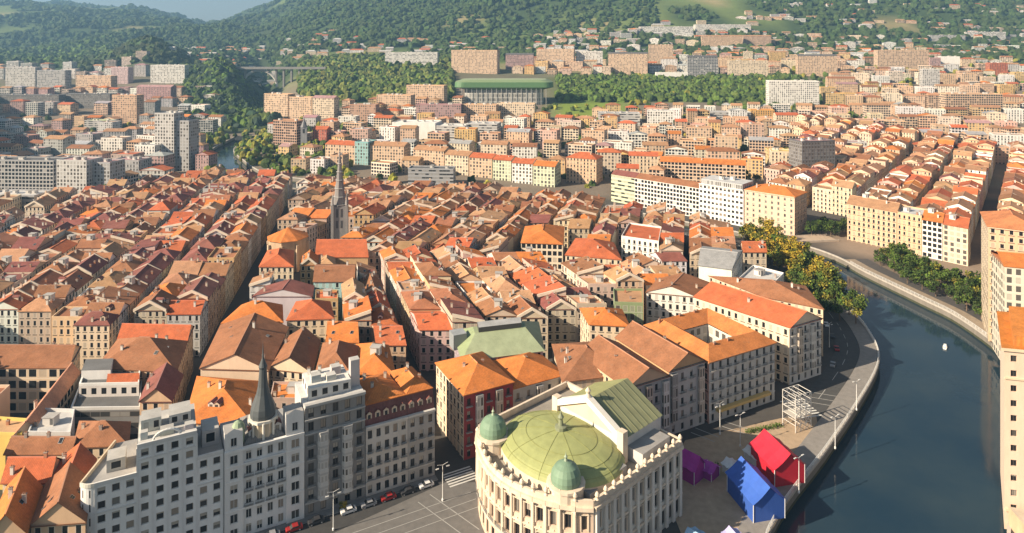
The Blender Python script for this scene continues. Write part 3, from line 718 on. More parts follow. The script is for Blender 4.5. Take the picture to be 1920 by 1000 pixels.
# ---------------------------------------------------------------- the theatre
def theatre():
    A = math.radians(42.3); ax, ay = math.cos(A), math.sin(A)      # long axis, front to stage
    O = (4.9, 170.0)
    def T(p, a): return (O[0] + ay * p + ax * a, O[1] - ax * p + ay * a)
    t = thing('theatre', 'large cream theatre with curved front, green domed roof and two small green corner domes', 'theatre', (*O, 0))
    cream, pale, green = (.60, .46, .35), (.66, .55, .43), (.30, .325, .135)
    arc = [(-21 + 42 * i / 14, -9.5 * math.cos(math.pi * (i / 14 - .5)) ** .8 if 0 < i < 14 else 0) for i in range(15)]
    OCC.append([T(-22, -10), T(22, -10), T(22, 37), T(-22, 37)])
    wb = MB(); hz = 18.0
    for i in range(14):
        a, b = T(*arc[i]), T(*arc[i + 1])
        front(wb, t, a, b, 0, hz, 1, 3, 1.5 if i not in (0, 13) else 1.2, 3.6, 'stone', cream, WIN_D, sill=1.2, rec=.45)
    front(wb, t, T(21, 0), T(21, 36), 0, hz, 11, 3, 1.6, 3.6, 'plaster', (.6, .56, .5), WIN_D, sill=1.2, rec=.45)
    wb.wall(T(21, 36), T(-21, 36), 0, hz, 'facade_close', cream, 3.4, 6); wb.wall(T(-21, 36), T(-21, 0), 0, hz, 'facade_close', cream, 3.4, 6)
    wb.build('wall', t)
    ring = [T(*p) for p in arc] + [T(21, 36), T(-21, 36)]
    for z_, h_, o_, k_ in ((hz, .9, .9, .2), (hz + .9, 1.4, .25, .45), (11.6, .4, .45, .2), (5.8, .5, .5, .2)):
        cb = MB()
        for i in range(len(ring)): strip_box(cb, ring[i], ring[(i + 1) % len(ring)], z_, h_, o_, 'stone', pale, k_)
        cb.build('cornice', t)
    # engaged columns, statues and urns
    for i in range(1, 14):
        b = MB(); x, y = T(arc[i][0], arc[i][1] - .15); b.tube((x, y, 6.2), (x, y, 17.6), .55, .45, 'stone', pale, 8); b.box(x, y, 17.4, 1.3, 1.3, .6, A, 'stone', pale); b.build('column', t)
        b = MB(); b.lathe(x, y, [(.5, hz + 2.2), (.3, hz + 2.6), (.6, hz + 3.2), (.45, hz + 3.7), (0, hz + 4.2)], 'stone', pale, 8); b.build('urn', t)
    for i in range(12):
        x, y = T(21.3, 1 + i * 3.1); b = MB(); b.box(x, y, 0.2, 1.0, .7, 17.6, A, 'plaster', (.64, .6, .54)); b.build('pilaster', t)
        b = MB(); b.lathe(x, y, [(.5, hz + 2.2), (.3, hz + 2.6), (.6, hz + 3.2), (.45, hz + 3.7), (0, hz + 4.2)], 'stone', pale, 8); b.build('urn', t)
    rb = MB(); rb.face([(*p, hz + .3) for p in ring], 'flat_roof', (.30, .27, .23)); rb.build('terrace_roof', t)
    b = MB(); c = T(1.5, 9.5)
    prof = [(1.0, 18.2), (1.0, 20.2), (.965, 21.0), (.90, 21.8), (.80, 22.6), (.66, 23.4), (.48, 24.1), (.28, 24.7), (.10, 25.0)]
    b.lathe(*c, prof[:2], 'stone', pale, 40, 18, 14.6, -A * 0 + (A - math.pi / 2)); b.lathe(*c, prof[1:], 'copper', green, 40, 18, 14.6, A - math.pi / 2); b.build('dome_roof', t)
    b = MB()
    for k in range(10):
        an = 6.283 * k / 10; cy_, sn = math.cos(A - math.pi / 2), math.sin(A - math.pi / 2)
        pp = []
        for r, z in prof[1:]:
            x, y = r * 18 * math.cos(an), r * 14.6 * math.sin(an); pp.append((c[0] + cy_ * x - sn * y, c[1] + sn * x + cy_ * y, z + .06))
        for p_, q_ in zip(pp, pp[1:]): b.tube(p_, q_, .05, .05, 'copper', (.29, .30, .11), 4, False)
    cy_, sn = math.cos(A - math.pi / 2), math.sin(A - math.pi / 2)
    for r, z in ((.93, 21.45), (.80, 22.6), (.57, 23.78)):
        pp = [(c[0] + cy_ * r * 18 * math.cos(k * .1571) - sn * r * 14.6 * math.sin(k * .1571), c[1] + sn * r * 18 * math.cos(k * .1571) + cy_ * r * 14.6 * math.sin(k * .1571), z + .05) for k in range(41)]
        for p_, q_ in zip(pp, pp[1:]): b.tube(p_, q_, .05, .05, 'copper', (.26, .27, .10), 4, False)
    b.build('roof_seam', t)
    # hoods, keystones and balconies of the tall windows
    def hood(bb):
        for i in range(8):
            a0, a1 = math.pi * i / 8, math.pi * (i + 1) / 8
            bb.tube((1.1 * math.cos(a0), -.12, .75 * math.sin(a0)), (1.1 * math.cos(a1), -.12, .75 * math.sin(a1)), .17, .17, 'stone', pale, 5, False)
        bb.box(0, -.15, .55, .4, .4, .7, 0, 'stone', (.7, .62, .5)); bb.box(0, -.1, -.2, 2.5, .35, .2, 0, 'stone', pale)
        for s_ in (-1.05, 1.05): bb.box(s_, -.08, -4.0, .3, .25, 3.9, 0, 'stone', pale)
    hm = shared(hood, 'window_hood')
    for i in range(14):
        a_, b_ = T(*arc[i]), T(*arc[i + 1]); m = lerp2(a_, b_, .5); yw = math.atan2(b_[1] - a_[1], b_[0] - a_[0])
        for zz in (10.95, 16.95): put('window_hood', hm, t, (*m, zz), yw, (.85 if i in (0, 13) else 1, 1, 1))
        put('balcony', BALC, t, (*m, 6.9), yw, (2.6, 1, 1))
    for i in range(11):
        m = lerp2(T(21, 0), T(21, 36), (i + .5) / 11)
        for zz in (10.95, 16.95): put('window_hood', hm, t, (*m, zz), A, (.95, 1, 1))
    b = MB(); b.lathe(*c, [(1.6, 24.7), (1.6, 25.8), (.7, 26.1), (.5, 27.6), (.9, 28.2), (.3, 29), (0, 30.4)], 'copper', (.2, .22, .14), 10); b.build('finial', t)
    for p_ in (-13.2, 13.6):
        q = T(p_, -1.5); d = MB(); d.lathe(*q, [(4.3, hz), (4.3, 21.2), (4.7, 21.3), (4.7, 21.9), (3.9, 22)], 'stone', pale, 16); d.build('dome_drum', t)
        d = MB(); d.lathe(*q, [(3.6, 22), (3.7, 23.1), (3.4, 24.4), (2.65, 25.6), (1.5, 26.4), (.5, 26.8)], 'copper', (.17, .26, .18), 20); dm = d.build('small_dome', t, True)
        d = MB(); d.lathe(*q, [(.5, 26.7), (.3, 27.4), (.45, 27.8), (.1, 28.3), (0, 29.2)], 'copper', (.3, .36, .26), 8); d.build('finial', t)
    # stage house with white gable
    sp = [T(-9, 19), T(14.5, 19), T(14.5, 36), T(-9, 36)]; b = MB()
    b.prism(sp, hz, 24.2, 'plaster', (.58, .56, .53), bottom=False)
    gp = T(2.75, 19), T(2.75, 36)
    b.face([(*sp[0], 24.2), (*sp[1], 24.2), (*gp[0], 29.8)], 'plaster', CREAM); b.face([(*sp[2], 24.2), (*sp[3], 24.2), (*gp[1], 29.8)], 'plaster', CREAM); b.build('stage_wall', t)
    b = MB(); E = [(*p, 24.1) for p in grow(sp, .5)]; g0, g1 = (*T(2.75, 18.9), 29.9), (*T(2.75, 36.4), 29.9)
    slope(b, [E[1], E[2], g1, g0], (.24, .25, .14), 'copper'); slope(b, [E[3], E[0], g0, g1], (.30, .31, .14), 'copper')
    for k in range(1, 8):
        for i0, i1 in ((1, 2),):
            p_ = [E[1][j] + (E[2][j] - E[1][j]) * k / 8 for j in range(3)]; q_ = [g0[j] + (g1[j] - g0[j]) * k / 8 for j in range(3)]
            b.tube((p_[0], p_[1], p_[2] + .08), (q_[0], q_[1], q_[2] + .08), .12, .12, 'copper', (.16, .17, .1), 4, False)
    b.build('stage_roof', t)
    b = MB()
    for (p0, z0), (p1, z1) in (((sp[0], 24.2), (gp[0], 29.8)), ((gp[0], 29.8), (sp[1], 24.2))):
        d = Vector((p1[0] - p0[0], p1[1] - p0[1])).normalized(); n = Vector((d.y, -d.x)) * .9
        a0, a1, b0, b1 = (p0[0] + n.x, p0[1] + n.y), (p0[0] - n.x, p0[1] - n.y), (p1[0] + n.x, p1[1] + n.y), (p1[0] - n.x, p1[1] - n.y)
        for q, m in (([(*a0, z0 + 1.3), (*b0, z1 + 1.3), (*b1, z1 + 1.3), (*a1, z0 + 1.3)], 0), ([(*a0, z0 - .4), (*b0, z1 - .4), (*b0, z1 + 1.3), (*a0, z0 + 1.3)], 0), ([(*b1, z1 - .4), (*a1, z0 - .4), (*a1, z0 + 1.3), (*b1, z1 + 1.3)], 0)):
            b.face(q, 'plaster', (.78, .74, .66))
    for q, z in ((sp[0], 24.2), (sp[1], 24.2)):
        b.box(*q, 18.2, 2.0, 2.0, 8.2, A, 'stone', pale)
    b.lathe(*gp[0], [(.9, 30.7), (.5, 31.6), (.8, 32.4), (0, 33.4)], 'stone', pale, 8)
    b.build('gable_parapet', t)
    b = MB(); b.box(*T(17, 27), hz + .2, 5, 12, 3.4, A - math.pi / 2, 'plaster', (.52, .5, .48), 'flat_roof', (.3, .29, .28)); b.build('side_wing', t)
    for k in range(3):
        b = MB(); b.box(*T(17.5, 3 + k * 5.5), hz + .2, 2.2, 3.0, 1.6 + .5 * k, A - math.pi / 2, 'plaster', (.42, .41, .4), 'flat_roof', (.25, .25, .25)); b.build('roof_vent', t)
theatre()

# ---------------------------------------------------------------- blocks across the river and up the hillsides
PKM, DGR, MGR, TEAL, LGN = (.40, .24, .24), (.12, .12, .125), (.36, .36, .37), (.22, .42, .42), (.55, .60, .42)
BRK = (.44, .25, .16)
def yfor(px, yb):
    for Y in np.arange(280, 4000, 4.0):
        X = (px - 960) * Y / F
        if proj(X, Y, ground(X, Y))[1] <= yb: return float(Y)
    return 4000.0
G_AP = 'apartment blocks around the old town'
def mid(x1, x2, yt, yb, yaw, dep, wall, roof, rt, mat, label, Y=None, rh=3.0, name='apartment_block', cat='apartment block', group=G_AP, extra=None, bay=3.2, floor=3.2, z0=None):
    xm = (x1 + x2) / 2; Y = Y or yfor(xm, yb); X = (xm - 960) * Y / F
    # the block's near face spans the columns x1..x2 on a line turned by yaw
    c, s = math.cos(rad(yaw)), math.sin(rad(yaw)); k1, k2 = (x1 - 960) / F, (x2 - 960) / F
    t1 = (k1 * Y - X) / (c - k1 * s); t2 = (k2 * Y - X) / (c - k2 * s)
    a, b = (X + c * t1, Y + s * t1), (X + c * t2, Y + s * t2)
    q = [a, b, (b[0] - s * dep, b[1] + c * dep), (a[0] - s * dep, a[1] + c * dep)]
    g = min(ground(*p) for p in q) - .5 if z0 is None else z0
    ze = H - (yt - YH) * Y / F - (rh if rt != 'flat' else .9)
    ze = max(ze, g + 6)
    OCC.append(grow(q, 1.0))
    t = thing(name, label, cat, (*cen(q), g), group)
    wb = MB(); wb.wc = wall
    for i in range(4): wb.wall(q[i], q[(i + 1) % 4], g, ze, mat, wall, bay, floor)
    rb = MB()
    if rt == 'flat': rb.face([(*p, ze - .02) for p in q], 'flat_roof', roof); parapet(wb, q, ze - .03, .9, .4, 'plaster', wall)
    else: add_roof(rb, q, ze, rt, rh, roof, .6, gw=wb)
    wb.build('wall', t); rb.build('roof', t)
    w_ = math.dist(a, b)
    for _ in range(min(5, int(w_ / 12) + 1)):
        u, v = R.uniform(.15, .85), R.uniform(.3, .7); p_ = lerp2(lerp2(a, b, u), lerp2(q[3], q[2], u), v)
        if rt == 'flat': put('roof_hut', HUT, t, (*p_, ze), rad(yaw))
        else: put('chimney', R.choice(CHIM), t, (*p_, ze + rh * .6), rad(yaw))
    if extra: extra(t, q, g, ze)
    return t
fs, fg, fa, fz = 'facade_strip', 'facade_grid', 'facade', 'facade_glazed'
M = [
 # far quay, behind the river bend
 (610, 665, 266, 308, -18, 18, PEACH, RED, 'u', fz, 'peach quayside block with red roof, left of the blue-green glazed one'),
 (665, 690, 266, 310, -18, 18, TEAL, MGR, 'flat', fz, 'narrow blue-green glazed block on the far quay, above the spire tip'),
 (690, 757, 268, 312, -14, 18, PEACH, TAN, 'u', fz, 'wide peach block right of the blue-green glazed one'),
 (775, 832, 276, 322, -22, 18, PEACH, TAN, 'u', fz, 'tall peach block with tan roof facing the long low grey hall'),
 (834, 878, 285, 328, -22, 18, CREAM, TAN, 'u', fz, 'cream glazed-balcony block, left end of the colourful quay row'),
 (880, 922, 290, 334, -22, 18, PEACH, RED, 'u', fz, 'peach block with red tiled edge in the colourful quay row'),
 (924, 958, 294, 340, -22, 18, LGN, RED, 'u', fz, 'pale green narrow block in the colourful quay row'),
 (960, 998, 300, 345, -22, 18, WHT, RED, 'u', fz, 'white glazed block in the colourful quay row'),
 (1000, 1040, 305, 352, -22, 18, LGN, ORA, 'u', fz, 'pale green and white block ending the colourful quay row'),
 (1062, 1118, 288, 346, -25, 20, PEACH, RED, 'hip', fa, 'peach corner block with red hipped roof left of the dark gap'),
 (765, 850, 316, 332, -4, 14, MGR, DGR, 'flat', fs, 'long low grey flat hall with strip windows at the far edge of the old town', 600),
 (735, 816, 230, 262, -10, 30, WHT, WHT, 'flat', 'plaster', 'long plain white windowless block in mid picture'),
 (818, 872, 236, 266, -10, 26, LGR, WHT, 'flat', fs, 'pale grey hall right of the long plain white block'),
 (874, 932, 232, 262, -10, 26, LGR, LGR, 'flat', fs, 'grey hall with saw-like roof edge below the brown apartments'),
 (512, 556, 226, 280, -20, 16, BRK, TAN, 'flat', fg, 'brown brick block with pale frame beside the visible far river reach'),
 (586, 612, 238, 272, -10, 14, (.50, .14, .09), RED, 'u', fa, 'small bright red house-like block right of the grey bell tower'),
 (495, 540, 176, 226, -22, 16, PEACH, TAN, 'flat', fz, 'tall peach block at the left end of the slope row near the arched bridge'),
 (542, 584, 182, 224, -18, 16, PEACH, TAN, 'flat', fz, 'peach block second in the slope row near the arched bridge'),
 (586, 626, 180, 222, -14, 16, CREAM, PKM, 'u', fz, 'cream block right end of the slope row near the arched bridge'),
 (656, 704, 196, 232, -10, 16, BRK, MGR, 'flat', fz, 'brown block under the wooded slope, right of the slope row'),
 (706, 770, 178, 212, -14, 18, PEACH, BRK, 'flat', fz, 'lower brown-topped peach block of the stepped pair below the white institute'),
 (762, 832, 160, 200, -14, 18, PEACH, BRK, 'flat', fz, 'upper peach block of the stepped pair left of the green-roofed arena'),
 (780, 864, 196, 232, -4, 16, PKM, PKM, 'flat', fz, 'long mauve apartment block below the green-roofed arena'),
 (866, 930, 196, 230, -12, 16, PEACH, TAN, 'flat', fz, 'peach apartment block directly below the green-roofed arena'),
 (932, 1002, 194, 228, -12, 16, CREAM, TAN, 'flat', fz, 'cream apartment block below the right half of the green-roofed arena'),
 # hilltop
 (722, 820, 98, 126, -5, 18, WHT, LGR, 'flat', fs, 'wide white banded institute on the wooded hill'),
 (846, 932, 94, 138, -14, 22, PEACH, (.42, .27, .17), 'flat', fz, 'big plain peach hilltop block, first on the left above the arena'),
 (948, 1000, 100, 132, -6, 18, PKM, DGR, 'u', fz, 'mauve hilltop block between two peach ones'),
 (1006, 1076, 92, 130, -14, 18, PEACH, PKM, 'flat', fz, 'peach hilltop block with mauve roof above the arena'),
 (1080, 1130, 96, 130, -8, 18, WHT, LGR, 'flat', fz, 'white hilltop block with grey top'),
 (1140, 1214, 98, 140, -14, 20, PEACH, DGR, 'u', fz, 'peach hilltop block with dark roof right of the white one'),
 (1216, 1262, 84, 124, -10, 16, PEACH, PKM, 'flat', fz, 'narrow peach hilltop block with mauve shaded side'),
 (1290, 1346, 104, 146, -8, 20, MGR, DGR, 'u', fg, 'grey gridded block above the park wood'),
 (1366, 1440, 114, 148, -10, 20, CREAM, DGR, 'flat', fz, 'cream block with dark attic right of the grey gridded one'),
 (1442, 1536, 152, 204, -8, 22, WHT, LGR, 'flat', fz, 'bright white wide tower block right of the park wood'),
 (1496, 1570, 102, 144, -10, 20, PEACH, DGR, 'u', fz, 'pinkish hilltop block with dark mansard behind the bright white tower'),
 (1646, 1742, 94, 132, -6, 22, PEACH, TAN, 'flat', fz, 'long peach hilltop block near the right side'),
 (1744, 1764, 108, 134, -6, 16, PKM, PKM, 'flat', fz, 'small mauve block right of the long peach hilltop one'),
 (1764, 1800, 106, 130, -10, 18, WHT, WHT, 'flat', 'plaster', 'plain bright white hilltop block'),
 (1200, 1300, 50, 64, -3, 30, WHT, WHT, 'flat', fs, 'long white hospital-like complex high on the slope, left part'),
 (1304, 1408, 46, 62, -3, 30, WHT, LGR, 'flat', fs, 'long white hospital-like complex high on the slope, right part'),
 (1316, 1392, 66, 92, -8, 20, PEACH, TAN, 'u', fa, 'peach block just below the white complex on the slope'),
 (1394, 1446, 66, 90, -8, 20, (.5, .34, .24), TAN, 'u', fa, 'brown-peach block right below the white complex on the slope'),
 (1744, 1810, 66, 78, -3, 26, LGR, LGR, 'flat', fs, 'long low grey shed on the right slope'),
 (1812, 1886, 60, 74, -3, 26, WHT, WHT, 'flat', fs, 'long low white shed on the right slope'),
 # left side
 (282, 346, 122, 158, -6, 16, WHT, LGR, 'flat', fz, 'white slab block on the rise below the dark wooded knoll'),
 (210, 256, 178, 232, -10, 16, (.58, .36, .22), PKM, 'flat', fz, 'orange-brown tower block in the shaded left quarter'),
 (290, 326, 212, 322, -10, 16, LGR, MGR, 'flat', fz, 'tall grey tower with lift shaft, left one of the pair'),
 (326, 354, 226, 322, -10, 16, MGR, MGR, 'flat', fz, 'tall dark grey tower, right one of the pair'),
 (252, 290, 272, 324, -10, 16, WHT, LGR, 'flat', fa, 'white block at the foot of the tall grey towers'),
 (-30, 100, 300, 358, -4, 18, MGR, DGR, 'flat', fg, 'broad grey apartment block at the left edge'),
 (106, 162, 300, 370, -8, 18, LGR, PKM, 'flat', fz, 'grey apartment block with deep bays and a dark tree patch beside it'),
 (164, 206, 304, 368, -8, 18, MGR, PKM, 'flat', fz, 'grey apartment block with mauve top, third from the left edge'),
 (208, 260, 300, 346, -8, 18, MGR, PKM, 'flat', fa, 'shorter grey block with mauve roof hut left of the tall towers'),
 (-30, 64, 366, 412, -2, 20, MGR, LGR, 'flat', fs, 'low grey building with violet-blue shop windows at the left edge'),
 (-30, 80, 420, 446, -2, 16, LGR, LGR, 'flat', 'plaster', 'pale grey flat-roofed shed at the left edge of the old town'),
 (10, 66, 126, 166, -8, 16, LGR, PKM, 'flat', fz, 'pinkish grey block in the hazy left hilltop row'),
 (68, 122, 132, 168, -8, 16, MGR, MGR, 'flat', fz, 'grey block in the hazy left hilltop row'),
 (142, 208, 142, 174, -12, 16, PEACH, PKM, 'flat', fz, 'peach block ending the hazy left hilltop row'),
 (208, 240, 126, 158, -8, 16, (.6, .44, .44), PKM, 'flat', fa, 'small pink block beside the wooded knoll'),
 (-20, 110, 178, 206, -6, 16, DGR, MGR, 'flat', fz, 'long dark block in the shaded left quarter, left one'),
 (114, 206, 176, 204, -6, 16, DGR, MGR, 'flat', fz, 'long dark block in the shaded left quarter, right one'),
 (256, 320, 160, 192, -10, 16, PKM, PKM, 'u', fa, 'mauve roofed block below the white slab'),
 (158, 206, 226, 246, -4, 18, LGR, (.45, .55, .2), 'flat', fs, 'low hall with yellow-green roof in the left quarter'),
 (1122, 1200, 212, 236, -6, 20, LGR, MGR, 'flat', fs, 'grey office block with white bands right of the green meadow'),
 (1214, 1262, 208, 242, -10, 18, WHT, MGR, 'flat', fz, 'white and grey tall block right of the grey office block'),
 (1320, 1408, 210, 226, -4, 18, LGR, MGR, 'flat', fs, 'long low white-banded block below the park wood'),
 (1408, 1452, 206, 226, -4, 16, (.62, .36, .12), ORA, 'flat', fa, 'mustard orange block below the bright white tower'),
 (1230, 1290, 136, 152, -5, 14, WHT, LGN, 'flat', 'plaster', 'small white pavilion with pale roof at the top of the park wood'),
 (1552, 1604, 144, 178, -12, 18, PEACH, BRN, 'u', fa, 'peach gabled block with brown roof right of the bright white tower'),
 (1730, 1762, 130, 176, -10, 14, LGR, TEAL, 'flat', fz, 'grey and blue-green slender tower on the right slope'),
 (1774, 1880, 176, 222, -6, 20, PEACH, TAN, 'flat', fg, 'long peach block with dense rows of windows at the right'),
 (1856, 1890, 118, 142, -6, 16, RED, RED, 'flat', fa, 'red block high at the right'),
 # behind the curved quay block
 (1238, 1398, 300, 352, -17, 18, PEACH, ORA, 'u', fg, 'long peach block with red-orange roof strip, behind the curved quayside block', None),
 (1446, 1502, 284, 334, -14, 16, CREAM, YEL, 'flat', fa, 'cream block with yellow panel left of the dark tower'),
 (1504, 1566, 264, 346, 12, 20, (.11, .11, .12), PKM, 'flat', fz, 'dark shaded tower with rows of white windows'),
 (1520, 1556, 238, 262, -6, 14, YEL, BRN, 'flat', fa, 'yellow block behind the dark tower'),
 (1570, 1626, 266, 300, -8, 14, LGR, PKM, 'flat', fz, 'pale block with curved white base right of the dark tower'),
]
for m_ in M:
    Y_ = m_[11] if len(m_) > 11 else None
    rh = {'u': 3.2, 'hip': 4.5}.get(m_[8], 0)
    mid(*m_[:11], Y=Y_, rh=rh)
def bell_tower():
    Y = yfor(570, 280); x = (570 - 960) * Y / F; g = ground(x, Y); t = thing('bell_tower', 'slim grey bell tower between the brown brick block and the bright red house', 'tower', (x, Y, g))
    b = MB(); b.box(x, Y, g, 7, 7, 26, .2, 'facade', MGR, bay=None) if False else b.box(x, Y, g, 7, 7, 26, .2, 'stone', MGR); b.build('wall', t)
    b = MB(); b.lathe(x, Y, [(4.4, g + 26), (3.4, g + 28), (1.2, g + 33), (0, g + 39)], 'copper', (.16, .16, .17), 8); b.build('roof', t)
    for i in range(4):
        a = .2 + i * math.pi / 2; b = MB(); b.box(x + 3.55 * math.cos(a), Y + 3.55 * math.sin(a), g + 19, .1, 2.2, 5, a, 'metal_paint', (.05, .05, .05)); b.build('belfry_window', t)
bell_tower()

# quay row on the far bank (curved block, gridded block, peach block)
def ql(px):
    k = (px - 960) / F; Y = 652 / (1.05 + k); return (k * Y, Y)
def quay():
    pts = [ql(1136), ql(1146), ql(1165), ql(1190), ql(1220), ql(1250), ql(1280), ql(1311)]
    pts[0] = (pts[0][0] + 8, pts[0][1] + 12); n = Vector((.69, .724)); dep = 15; ze = 22
    t = thing('curved_block', 'curved quayside block, pale green at its rounded end and white along the rest', 'apartment block', (*cen(pts), 0), G_AP)
    back = [(p[0] + n.x * dep, p[1] + n.y * dep) for p in pts[1:]]; poly = pts + back[::-1]; OCC.append([pts[0], pts[-1], back[-1], back[0]])
    wb = MB(); cols = [LGN, LGN, LGN, WHT, WHT, (.66, .66, .66), WHT]
    for i in range(7): wb.wall(pts[i], pts[i + 1], 0, ze, 'facade_strip' if i < 3 else 'facade_grid', cols[i], 3.0, 3.2)
    for i in range(7, len(poly)): wb.wall(poly[i], poly[(i + 1) % len(poly)], 0, ze, 'facade', CREAM)
    wb.build('wall', t); b = MB()
    for i in range(6):
        a, c, d, e = pts[i + 1], pts[i + 2] if i + 2 < len(pts) else pts[-1], back[i + 1], back[i]
        m0, m1 = lerp2(a, e, .5), lerp2(c, d, .5)
        slope(b, [(*a, ze), (*c, ze), (*m1, ze + 3.2), (*m0, ze + 3.2)], BRN if i > 1 else MAR); slope(b, [(*d, ze), (*e, ze), (*m0, ze + 3.2), (*m1, ze + 3.2)], BRN)
    b.face([(*pts[0], ze), (*pts[1], ze), (*lerp2(pts[1], back[0], .5), ze + 3.2)], 'roof_tile', MAR); b.face([(*pts[0], ze), (*lerp2(pts[1], back[0], .5), ze + 3.2), (*back[0], ze)], 'roof_tile', MAR); b.build('roof', t)
    for i in range(4): put('chimney', CHIM[0], t, (*lerp2(pts[2 + i], back[1 + i], .5), ze + 3), .7)
    # gridded office block
    a, b_ = ql(1311), ql(1394); q = [a, b_, (b_[0] + n.x * 20, b_[1] + n.y * 20), (a[0] + n.x * 20, a[1] + n.y * 20)]; OCC.append(q); ze = 29.5
    t = thing('grid_block', 'white concrete block with a regular grid of dark windows and saw-toothed grey roof edge', 'office block', (*cen(q), 0), G_AP)
    wb = MB(); front(wb, t, a, b_, 0, ze - 4, 11, 7, 2.0, 1.9, 'plaster', (.74, .74, .73), WIN_D, sill=1.0, rec=.5)
    for i in (1, 2, 3): wb.wall(q[i], q[(i + 1) % 4], 0, ze - 4, 'facade_grid', LGR)
    wb.build('wall', t)
    s = [lerp2(q[i], cen(q), .07) for i in range(4)]; b = MB(); b.prism(s, ze - 4, ze, 'facade_glazed', (.42, .43, .44), 'flat_roof', (.5, .5, .5), bay=1.6, floor=4); b.build('attic', t)
    b = MB(); strip_box(b, a, b_, ze - 4, .5, .8, 'plaster', (.7, .7, .7)); b.build('cornice', t)
    for _ in range(3): put('roof_hut', HUT, t, (*lerp2(s[0], s[2], R.uniform(.25, .75)), ze), -.75)
    a, b_ = ql(1396), ql(1490); q = [a, b_, (b_[0] + n.x * 22, b_[1] + n.y * 22), (a[0] + n.x * 22, a[1] + n.y * 22)]; OCC.append(q); ze = 26
    t = thing('peach_block', 'peach block with tall pilasters and orange-brown hipped roof behind the yellow trees', 'apartment block', (*cen(q), 0), G_AP)
    wb = MB(); front(wb, t, a, b_, 0, ze, 8, 7, 1.3, 2.2, 'plaster', (.64, .48, .36), WIN_W, sill=.7)
    for i in (1, 2, 3): wb.wall(q[i], q[(i + 1) % 4], 0, ze, 'facade', (.58, .40, .28))
    wb.build('wall', t); b = MB(); add_roof(b, q, ze + .4, 'hip', 4, ORA, .7); b.build('roof', t)
    b = MB(); strip_box(b, a, b_, ze - .1, .5, .6, 'plaster', CREAM); strip_box(b, a, b_, 7.6, .35, .4, 'plaster', CREAM); b.build('cornice', t)
    for i in range(4): put('chimney', CHIM[2], t, (*lerp2(q[0], q[2], .2 + .2 * i), ze + 3), 0)
quay()

# right bank: waterfront row, the streets behind, and the two towers at the edge of the picture
WX, WY = .62, .785
def rb_(t, v): return (220 + .63 * t + WX * v, 434 - .776 * t + WY * v)
def rightbank():
    G = 'houses of the right bank quarter'
    for (t0, t1, ze, wall, roof, lab, mat, n) in ((0, 30, 24, PEACH, TAN, 'long peach waterfront house with white cornice, left end of the right bank row', 'facade', 0), (30.3, 44, 23.5, (.62, .42, .26), (.5, .5, .5), 'orange-tinged peach waterfront house with flat grey roof in the right bank row', 'facade', 0),
                                              (44.3, 55, 22.5, WHT, ORA, 'white waterfront house with dark windows in the right bank row', 'facade_grid', 0), (55.3, 68, 22, CREAM, RED, 'cream waterfront corner house with red roof beside the long straight dark street', 'facade_glazed', 0)):
        q = [rb_(t0, 0), rb_(t1, 0), rb_(t1, 22), rb_(t0, 22)]
        house(q, 0, ze, 'flat' if roof[0] == .5 and roof[1] == .5 else 'u', 3.5, wall, roof, lab, 'house', G, wmat=mat, nch=3, hut=1)
    for (t0, t1, lab, wall) in ((80, 92, 'cream narrow house on the right side of the long straight dark street', CREAM), (92.5, 104, 'pale balconied house partly hidden by the right edge tower', WHT)):
        q = [rb_(t0, -4), rb_(t1, -4), rb_(t1, 20), rb_(t0, 20)]; house(q, 0, 23, 'hip', 3.5, wall, ORA, lab, 'house', G, wmat='facade_glazed', nch=2)
    specs = []
    for si, (a, b) in enumerate(((-150, -120), (-114, -84), (-76, -46), (-40, -10), (0, 30), (36, 66), (79, 107), (113, 141), (148, 176), (182, 210), (218, 246), (254, 282))):
        for h in range(2):
            v = 25 if 0 <= a < 70 else (62 if a < 0 else 26); i = 0
            while v < 430:
                f = R.uniform(13, 21); m = (a + b) / 2
                q = grow([rb_(a if h == 0 else m, v), rb_(m if h == 0 else b, v), rb_(m if h == 0 else b, v + f), rb_(a if h == 0 else m, v + f)], -.06)
                v += f + (4 if R.random() < .08 else 0)
                x, y = cen(q); px, py = proj(x, y, 16)
                if px < 1445 or px > 1975 or py < 232 or clash(q): continue
                if y > 640 and px < 1500: continue
                i += 1; specs.append((q, si, h, i))
    keys = sorted({(s, h) for _, s, h, _ in specs})
    for q, si, h, i in specs:
        rc = pick([(TAN, 5), (BRN, 3), (ORA, 1.5), (RED, 2), (MAR, .8)]); rt = R.choices(['v', 'hip', 'u', 'flat'], [6, 2, 2, 1])[0]
        x, y = cen(q); g = ground(x, y)
        lab = f"{CNAME.get(rc)} {RT[rt]} house, {ORD[i - 1]} from waterfront, {ORD[keys.index((si, h))]} row from left on right bank"
        house(q, g - 1, g + max(14, R.gauss(19, 1.8)), rt, R.uniform(2.4, 3.6), vary(R.choice([PEACH, PEACH, CREAM, (.62, .46, .34), WHT, (.64, .40, .34)]), .12), vary(rc, .15), lab, 'house', G, name='terraced_house', win=(1, int(h == 1), 0, int(h == 0)), nch=R.randint(0, 2), nsky=R.choice((0, 0, 1)), occ=False)
RT = {'v': 'gabled', 'u': 'side-gabled', 'hip': 'hipped', 'ml': 'single-slope', 'mr': 'single-slope', 'flat': 'flat-topped'}
PAL0 = None
def pick(p):
    k = R.uniform(0, sum(x for _, x in p))
    for c, x in p:
        k -= x
        if k <= 0: return c
    return p[-1][0]
rightbank()
